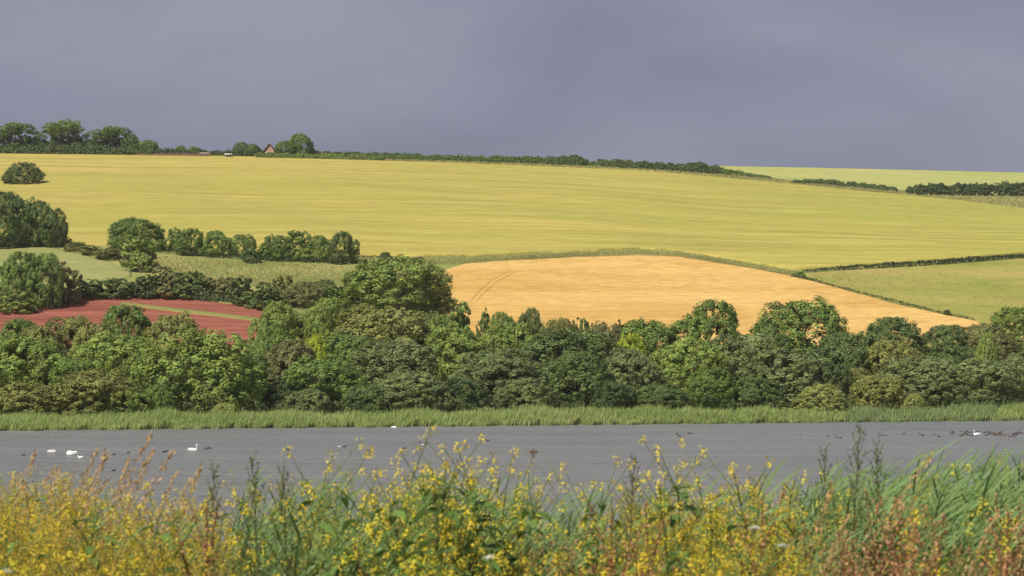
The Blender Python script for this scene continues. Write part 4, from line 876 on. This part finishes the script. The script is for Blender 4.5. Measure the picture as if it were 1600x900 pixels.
def mk_mugwort(seed):
    r = np.random.default_rng(seed); st, fl = Geo(), Geo(); H = 1.15
    main = curve((0, 0, 0), (0, 0, 1), H, (r.uniform(.01, .06), 0, 0), 9); st.tube(main, np.linspace(.005, .0016, 9), (.15, .12, .07))
    for i in range(34):
        t = .45 + .55 * i / 33; p0 = np.array([np.interp(t, np.linspace(0, 1, 9), main[:, k]) for k in range(3)]); a = i * 2.4; L = (.14 * (1.08 - t) / .55 + .018)
        br = curve(p0, norm(np.array([math.cos(a) * .6, math.sin(a) * .6, .9])), L, (0, 0, .3), 4); st.tube(br, np.linspace(.0018, .0008, 4), (.16, .18, .08))
        n = 14; tt = r.uniform(.15, 1, n); P = np.stack([np.interp(tt, np.linspace(0, 1, 4), br[:, k]) for k in range(3)], -1) + r.normal(size=(n, 3)) * .004
        fl.leaves(P, norm(r.normal(size=(n, 3))), r.uniform(.004, .008, n), np.array([.19, .21, .09]) * r.uniform(.7, 1.5, (n, 1)), .6, r)
        if i % 2 == 0: lf = curve(p0, (math.cos(a), math.sin(a), .2), L * .9 + .02, (0, 0, -.3), 4); st.ribbon(lf, np.array([.004, .012, .01, .001]), (.10, .15, .055), (-math.sin(a), math.cos(a), .2))
    return dict(stem=st.arr() + (M_PLANT,), flower_spikes=fl.arr() + (M_PLANT,))
def mk_umbel(seed, col):
    r = np.random.default_rng(seed); st, fl = Geo(), Geo(); H = 1.15
    main = curve((0, 0, 0), (0, 0, 1), H * .96, (.03, 0, 0), 7); st.tube(main, np.linspace(.004, .002, 7), (.22, .24, .10))
    for i in range(22):
        a = i * 2.4; rad = .034 * math.sqrt(i / 22); tip = main[-1] + np.array([math.cos(a) * rad, math.sin(a) * rad, .03 - rad * .25]); st.tube([main[-1], (main[-1] + tip) / 2, tip], .0006, (.25, .27, .12))
        n = 12; P = tip + r.normal(size=(n, 3)) * [.005, .005, .0018]; fl.leaves(P, norm(r.normal(size=(n, 3)) * .5 + [0, -.3, 1]), .0032, np.asarray(col) * r.uniform(.85, 1.1, (n, 1)), .9, r)
    return dict(stem=st.arr() + (M_PLANT,), flower_head=fl.arr() + (M_PLANT,))
KIT = dict(mustard=[mk_mustard(200 + i) for i in range(6)], reed=[mk_reed(220 + i) for i in range(7)], plume=[mk_plume(240 + i) for i in range(5)],
           bedstraw=[mk_bedstraw(270 + i) for i in range(5)], tuft=[mk_tuft(260 + i) for i in range(5)], dock=[mk_dock(280 + i) for i in range(4)], mugwort=[mk_mugwort(300 + i) for i in range(3)],
           umbel=[mk_umbel(320, (.75, .75, .66))], dead_umbel=[mk_umbel(321, (.22, .10, .07))])
KM = {}
for k, l in KIT.items():
    KM[k] = [{pn: mesh_np(k + '_' + pn, a[0], a[1], a[3], a[2]) for pn, a in d.items()} for d in l]

def mass(name, label, cat, kit, n, ufn, y0, y1, seed, drop=.3, extra=0.0, scale_xy=1.0, tint=(1, 1, 1), jit=.15):
    """many plants of one sort merged into one sward"""
    r = np.random.default_rng(seed); flat = []
    for d in KIT[kit]:
        g = Geo()
        for a in d.values(): g.put(a[0], a[1], a[2])
        flat.append(g.arr())
    Y = np.sqrt(r.uniform(y0 ** 2, y1 ** 2, n)); u = ufn(r, n, Y); X = (u - U0) * Y / F
    H = zcan(u) + extra - ZB - r.uniform(0, 1, n) ** 1.3 * drop; idx = r.integers(0, len(flat), n); rz = r.normal(0, .5, n) if kit in ('reed', 'plume') else r.uniform(0, 6.28, n)
    out = Geo()
    for k in range(len(flat)):
        m = idx == k
        if not m.any(): continue
        v, q, c = flat[k]; s = (H[m] / 1.15)[:, None]; ca, sa = np.cos(rz[m])[:, None], np.sin(rz[m])[:, None]; sx = s * scale_xy
        vx = (v[None, :, 0] * ca - v[None, :, 1] * sa) * sx + X[m][:, None]; vy = (v[None, :, 0] * sa + v[None, :, 1] * ca) * sx + Y[m][:, None]; vz = v[None, :, 2] * s + ZB
        M = m.sum(); V = np.stack([vx, vy, vz], -1).reshape(-1, 3); Q = (q[None] + (np.arange(M) * len(v))[:, None, None]).reshape(-1, 4)
        t = np.asarray(tint) * (1 + r.normal(size=(M, 1, 1)) * jit * .6 + r.normal(size=(M, 1, 3)) * jit * .3); C = np.clip(c[None] * t, .005, .9).reshape(-1, 3); out.put(V, Q, C)
    v, q, c = out.arr(); return tag(add(name, mesh_np(name, v, q, M_PLANT, c)), label, cat, None, 'stuff')
def dens(pts):
    us = np.linspace(-230, 1830, 800); p = np.interp(us, [a[0] for a in pts], [a[1] for a in pts]); cd = np.cumsum(p); cd = cd / cd[-1]
    return lambda r, n, Y: np.interp(r.uniform(0, 1, n), cd, us)
mass('mustard_flowers', 'yellow flowering mustard scattered through the near bank', 'wildflowers', 'mustard', 360, dens([(-380, .5), (330, .5), (360, .12), (540, .12), (600, .8), (780, .8), (830, .15), (970, .15), (1010, .7), (1215, .7), (1260, .05), (1480, .05), (1520, .06), (1980, .08)]), 6.0, 11.8, 401, .34)
mass('bedstraw_flowers', 'soft golden masses of tiny-flowered herb at the left and right of centre', 'wildflowers', 'bedstraw', 760, dens([(-380, 1), (300, 1), (370, .08), (560, .05), (640, .2), (780, .2), (960, .1), (1010, 1.1), (1215, 1.1), (1250, .05), (1480, .05), (1540, .05), (1980, .05)]), 6.0, 11.8, 411, .30)
mass('reeds', 'thick stand of green reeds blown to the right on the near bank', 'reeds', 'reed', 2450, dens([(-380, .15), (330, .2), (380, .9), (560, .9), (640, .6), (800, .8), (960, .8), (1040, .3), (1180, .4), (1240, 1.4), (1980, 1.6)]), 8.2, 13.0, 402, .34, .02)
mass('meadow_grass', 'mixed green and straw-coloured grass among the bank flowers', 'grass', 'tuft', 2400, dens([(-380, 1), (1980, 1)]), 5.4, 12.5, 403, .42, -.08)
mass('dry_grass', 'tan feathery seeding grass on the near bank', 'grass', 'plume', 900, dens([(-380, .5), (260, .5), (350, .25), (820, .8), (1000, .8), (1040, .25), (1230, .5), (1260, 2.2), (1980, 1.3)]), 5.6, 9.6, 404, .3, -.04)
mass('rusty_docks', 'rust-brown seeding dock among the bank plants', 'dock', 'dock', 190, dens([(-380, .15), (330, .3), (420, .3), (760, .3), (820, 2.2), (1000, 2.0), (1040, .15), (1240, .3), (1330, .5), (1980, .4)]), 6.2, 10.0, 405, .3, -.02)

def hero(kit, name, label, cat, group, u, vt, Y, i=0, rz=0.0, sxy=1.0, name_map=None):
    """one plant whose tip reaches photo point (u, vt)"""
    d = KM[kit][i % len(KM[kit])]; top = KIT[kit][i % len(KIT[kit])]
    tv = np.concatenate([a[0] for a in top.values()]); k = tv[:, 2].argmax(); H = zpix(vt, Y) - ZB; s = H / tv[k, 2]; ca, sa = math.cos(rz), math.sin(rz)
    tx = (tv[k, 0] * ca - tv[k, 1] * sa) * s * sxy; ty = (tv[k, 0] * sa + tv[k, 1] * ca) * s * sxy
    root = bpy.data.objects.new(name, None); COL.objects.link(root); root.location = ((u - U0) * Y / F - tx, Y - ty, ZB); root.rotation_euler.z = rz; root.scale = (s * sxy, s * sxy, s)
    tag(root, label, cat, group)
    for pn, me in d.items():
        p = add(pn, me, root)
        if pn != 'stem': p['kind'] = 'stuff'
    return root
# tan plumes standing over the water at the left
PL = [(237, 673, 'tallest tan grass plume, its tip high over the lake at the left'), (156, 697, 'tan grass plume leaning right, third tall one from the left'), (166, 698, 'tan plume upright just right of the leaning third one'),
      (171, 708, 'shorter tan plume touching the upright one'), (207, 707, 'tan plume standing alone between the pair and the tallest'), (242, 697, 'thick tan plume just below the tallest one'), (238, 712, 'shorter tan plume tucked under the thick one'),
      (56, 699, 'leftmost tall tan plume over the lake'), (272, 701, 'tan plume right of the tallest one'), (118, 728, 'short tan plume under the swans'), (170, 744, 'short pale plume below the upright pair'), (279, 734, 'tan plume leaning over low, right of the tallest'),
      (315, 720, 'tan plume bent far right beside the dark leaning stem'), (300, 745, 'low arching tan plume left of the reeds'), (98, 722, 'small tan plume left of the short one under the swans'), (88, 725, 'thin tan plume near the yellow bells at the left')]
for i, (u, v, l) in enumerate(PL): hero('plume', 'grass_plume', l, 'grass', 'tan grass plumes over the lake', u, v, 8.0 + (i % 4) * .5, i, random.uniform(-.4, .4), 1.25)
for i, (u, v, Y, l) in enumerate([(1458, 705, 8.2, 'tan plume arching right in the reeds, highest of the right-hand plumes'), (1330, 800, 7.2, 'rusty tan plume low in the reeds below the tall mugwort'), (1300, 757, 8, 'drooping tan plume left of the tall mugwort'), (1560, 800, 7.2, 'drooping tan plume low at the right')]):
    hero('plume', 'grass_plume', l, 'grass', 'tan grass plumes in the right-hand reeds', u, v, Y, i, 0.1, 1.3)
# mustard standing over the canopy
MU = [(683, 664, 8.0, 'tallest mustard plant, rising over the lake at the centre left'), (752, 676, 8.2, 'mustard spray right of the tallest one, ending in a bright cluster'), (722, 690, 8.3, 'mustard branch between the two tallest sprays'),
      (655, 680, 8.5, 'mustard spray just left of the tallest'), (636, 700, 8.0, 'mustard spray second left of the tallest'), (570, 684, 8.2, 'thin isolated mustard stem left of the tall group'), (578, 696, 8.0, 'mustard stem beside the thin isolated one'),
      (612, 716, 8.4, 'mustard plant between the isolated stems and tall group'), (768, 706, 8.3, 'mustard at the right side of the tall group'), (800, 716, 8.4, 'mustard thinning out right of the tall group'), (590, 730, 7.8, 'leafy mustard at the lower left of the tall group'),
      (700, 712, 7.6, 'front mustard plant below the tallest'), (1058, 684, 8.5, 'thin mustard tip over the lake right of centre, highest there'), (1005, 680, 8.6, 'slender mustard stem left of the thin highest tip right of centre'), (958, 712, 8.6, 'small mustard stem over the green reeds right of centre'), (1038, 705, 8.3, 'mustard stem just below the thin highest tip'),
      (1062, 718, 8.2, 'mustard stem at the left shoulder of the yellow mound'), (1093, 700, 8.7, 'lone mustard stem right of the thin highest tip'), (1016, 735, 8.2, 'mustard plant in front of the reeds right of centre'), (832, 700 + 30, 8.5, 'mustard plant under the dark seed head'),
      (100, 738, 8.2, 'mustard tip among the plumes at the left'), (25, 740, 8.2, 'mustard tip at the far left'), (230, 752, 8.0, 'mustard tip below the tallest plume'), (365, 762, 8.2, 'mustard tip where the yellow ends at the left')]
for i, (u, v, Y, l) in enumerate(MU): hero('mustard', 'mustard_plant', l, 'wildflower', 'mustard plants standing above the rest', u, v, Y, i, i * 1.3, 0.95)
for i, (u, v, Y, l) in enumerate([(1340, 656, 8.5, 'tallest mugwort spike, dotted stem over the lake at the right'), (1371, 678, 8.6, 'thinner mugwort spike just right of the tallest'), (1296, 692, 8.8, 'bushy-tipped mugwort spike left of the tallest'),
      (400, 702, 8.0, 'dark green mugwort spike over the left of the reeds'), (446, 713, 8.2, 'thin mugwort spike right of the dark green one'), (327, 716, 8.3, 'dark leaning spike among the tan plumes at the left'), (986, 705, 8.8, 'short dark spike in the reeds right of centre')]):
    hero('mugwort', 'mugwort', l, 'wildflower', 'mugwort spikes above the bank', u, v, Y, i, i, .8)
hero('dead_umbel', 'dried_umbel', 'dark brown seed head on a thin pale stalk over the lake at the centre', 'seed head', None, 834, 701, 8.2, 0, .4, .4)
for i, (u, v, Y, l) in enumerate([(768, 866, 7.0, 'white umbel flower low in the middle beside rusty grass'), (1180, 820, 7.4, 'white umbel at the right side of the yellow mound'), (1222, 848, 7.2, 'lower white umbel right of the yellow mound'), (8, 888, 6.6, 'cream umbel in the bottom left corner')]):
    hero('umbel', 'umbel_flower', l, 'wildflower', 'white umbels on the bank', u, v, Y, 0, i, .6)
for i, (u, v, Y, l) in enumerate([(340, 777, 8, 'rusty dock head where the left reeds begin'), (930, 782, 7.6, 'rusty dock left of the reddish pair right of centre'), (1008, 778, 7.6, 'rusty dock at the left of the yellow mound'), (1352, 762, 7.8, 'orange-brown dock head below the tallest mugwort'), (1402, 778, 7.6, 'rusty dock right of the orange-brown one'), (1222, 765, 8.0, 'small rusty dock where the right-hand reeds begin')]):
    hero('dock', 'dock_plant', l, 'dock', 'rusty docks on the bank', u, v, Y, i, i)
RD = [(1600, 690), (1585, 700), (1570, 684), (1545, 700), (1530, 692), (1508, 680), (1490, 700), (1472, 690), (1450, 712), (1425, 700), (1410, 716), (1390, 712), (1372, 722), (1318, 728), (1270, 728), (1232, 712), (1215, 722), (1170, 720), (1140, 732), (1118, 738), (1130, 712), (960, 742), (935, 745), (905, 752), (848, 716), (545, 732), (522, 728), (490, 738), (470, 742), (420, 722), (412, 735), (378, 756), (10, 745), (225, 760)]
names = {0: 'at the right picture edge', 5: 'with a long blade over the duck flock', 7: 'leaning right, left of the duck flock', 9: 'with broad blades left of the highest right plume', 15: 'at the left start of the right-hand reeds', 20: 'with level leaves over the lake, right of centre', 24: 'single, beside the dark seed head', 25: 'with a curved yellow-green leaf, left of the tall mustard', 27: 'in the middle of the left green patch', 29: 'right of the dark green mugwort', 31: 'at the edge of the left yellow flowers', 32: 'at the far left among yellow flowers', 33: 'under the tan plumes'}
rk = {}
for lo, hi in ((0, 800), (800, 1100), (1100, 2000)):
    for n_, (uu, k_) in enumerate(sorted((RD[k][0], k) for k in range(len(RD)) if k not in names and lo < RD[k][0] <= hi)): rk[k_] = n_
for i, (u, v) in enumerate(RD):
    l = 'green reed ' + names[i] if i in names else ORD[rk[i]] + ' of the ' + ('green reeds of the right-hand stand, from the left' if u > 1100 else 'green reeds from the left, right of centre' if u > 800 else 'green reeds left of the tall mustard')
    hero('reed', 'reed', l, 'reed', 'reeds rising over the lake', u, v, 8.6 + (i % 5) * .5, i, random.uniform(-.3, .3), .95)

# ------------------------------------------------------------------ thin damp air over the whole valley
g = Geo(); box(g, -7600, 7600, -4600, 9600, -5.0, 175.0)
hm = bpy.data.materials.new('damp_air'); hm.use_nodes = True; ht = hm.node_tree; ht.nodes.clear()
pv = N(ht, 'ShaderNodeVolumePrincipled'); pv.inputs['Color'].default_value = (0.86, 0.88, 0.95, 1); pv.inputs['Density'].default_value = 0.00005
ho = N(ht, 'ShaderNodeOutputMaterial'); ht.links.new(pv.outputs[0], ho.inputs['Volume'])
v, q, c = g.arr(); tag(add('haze', mesh_np('haze', v, q, hm)), kind='stuff')
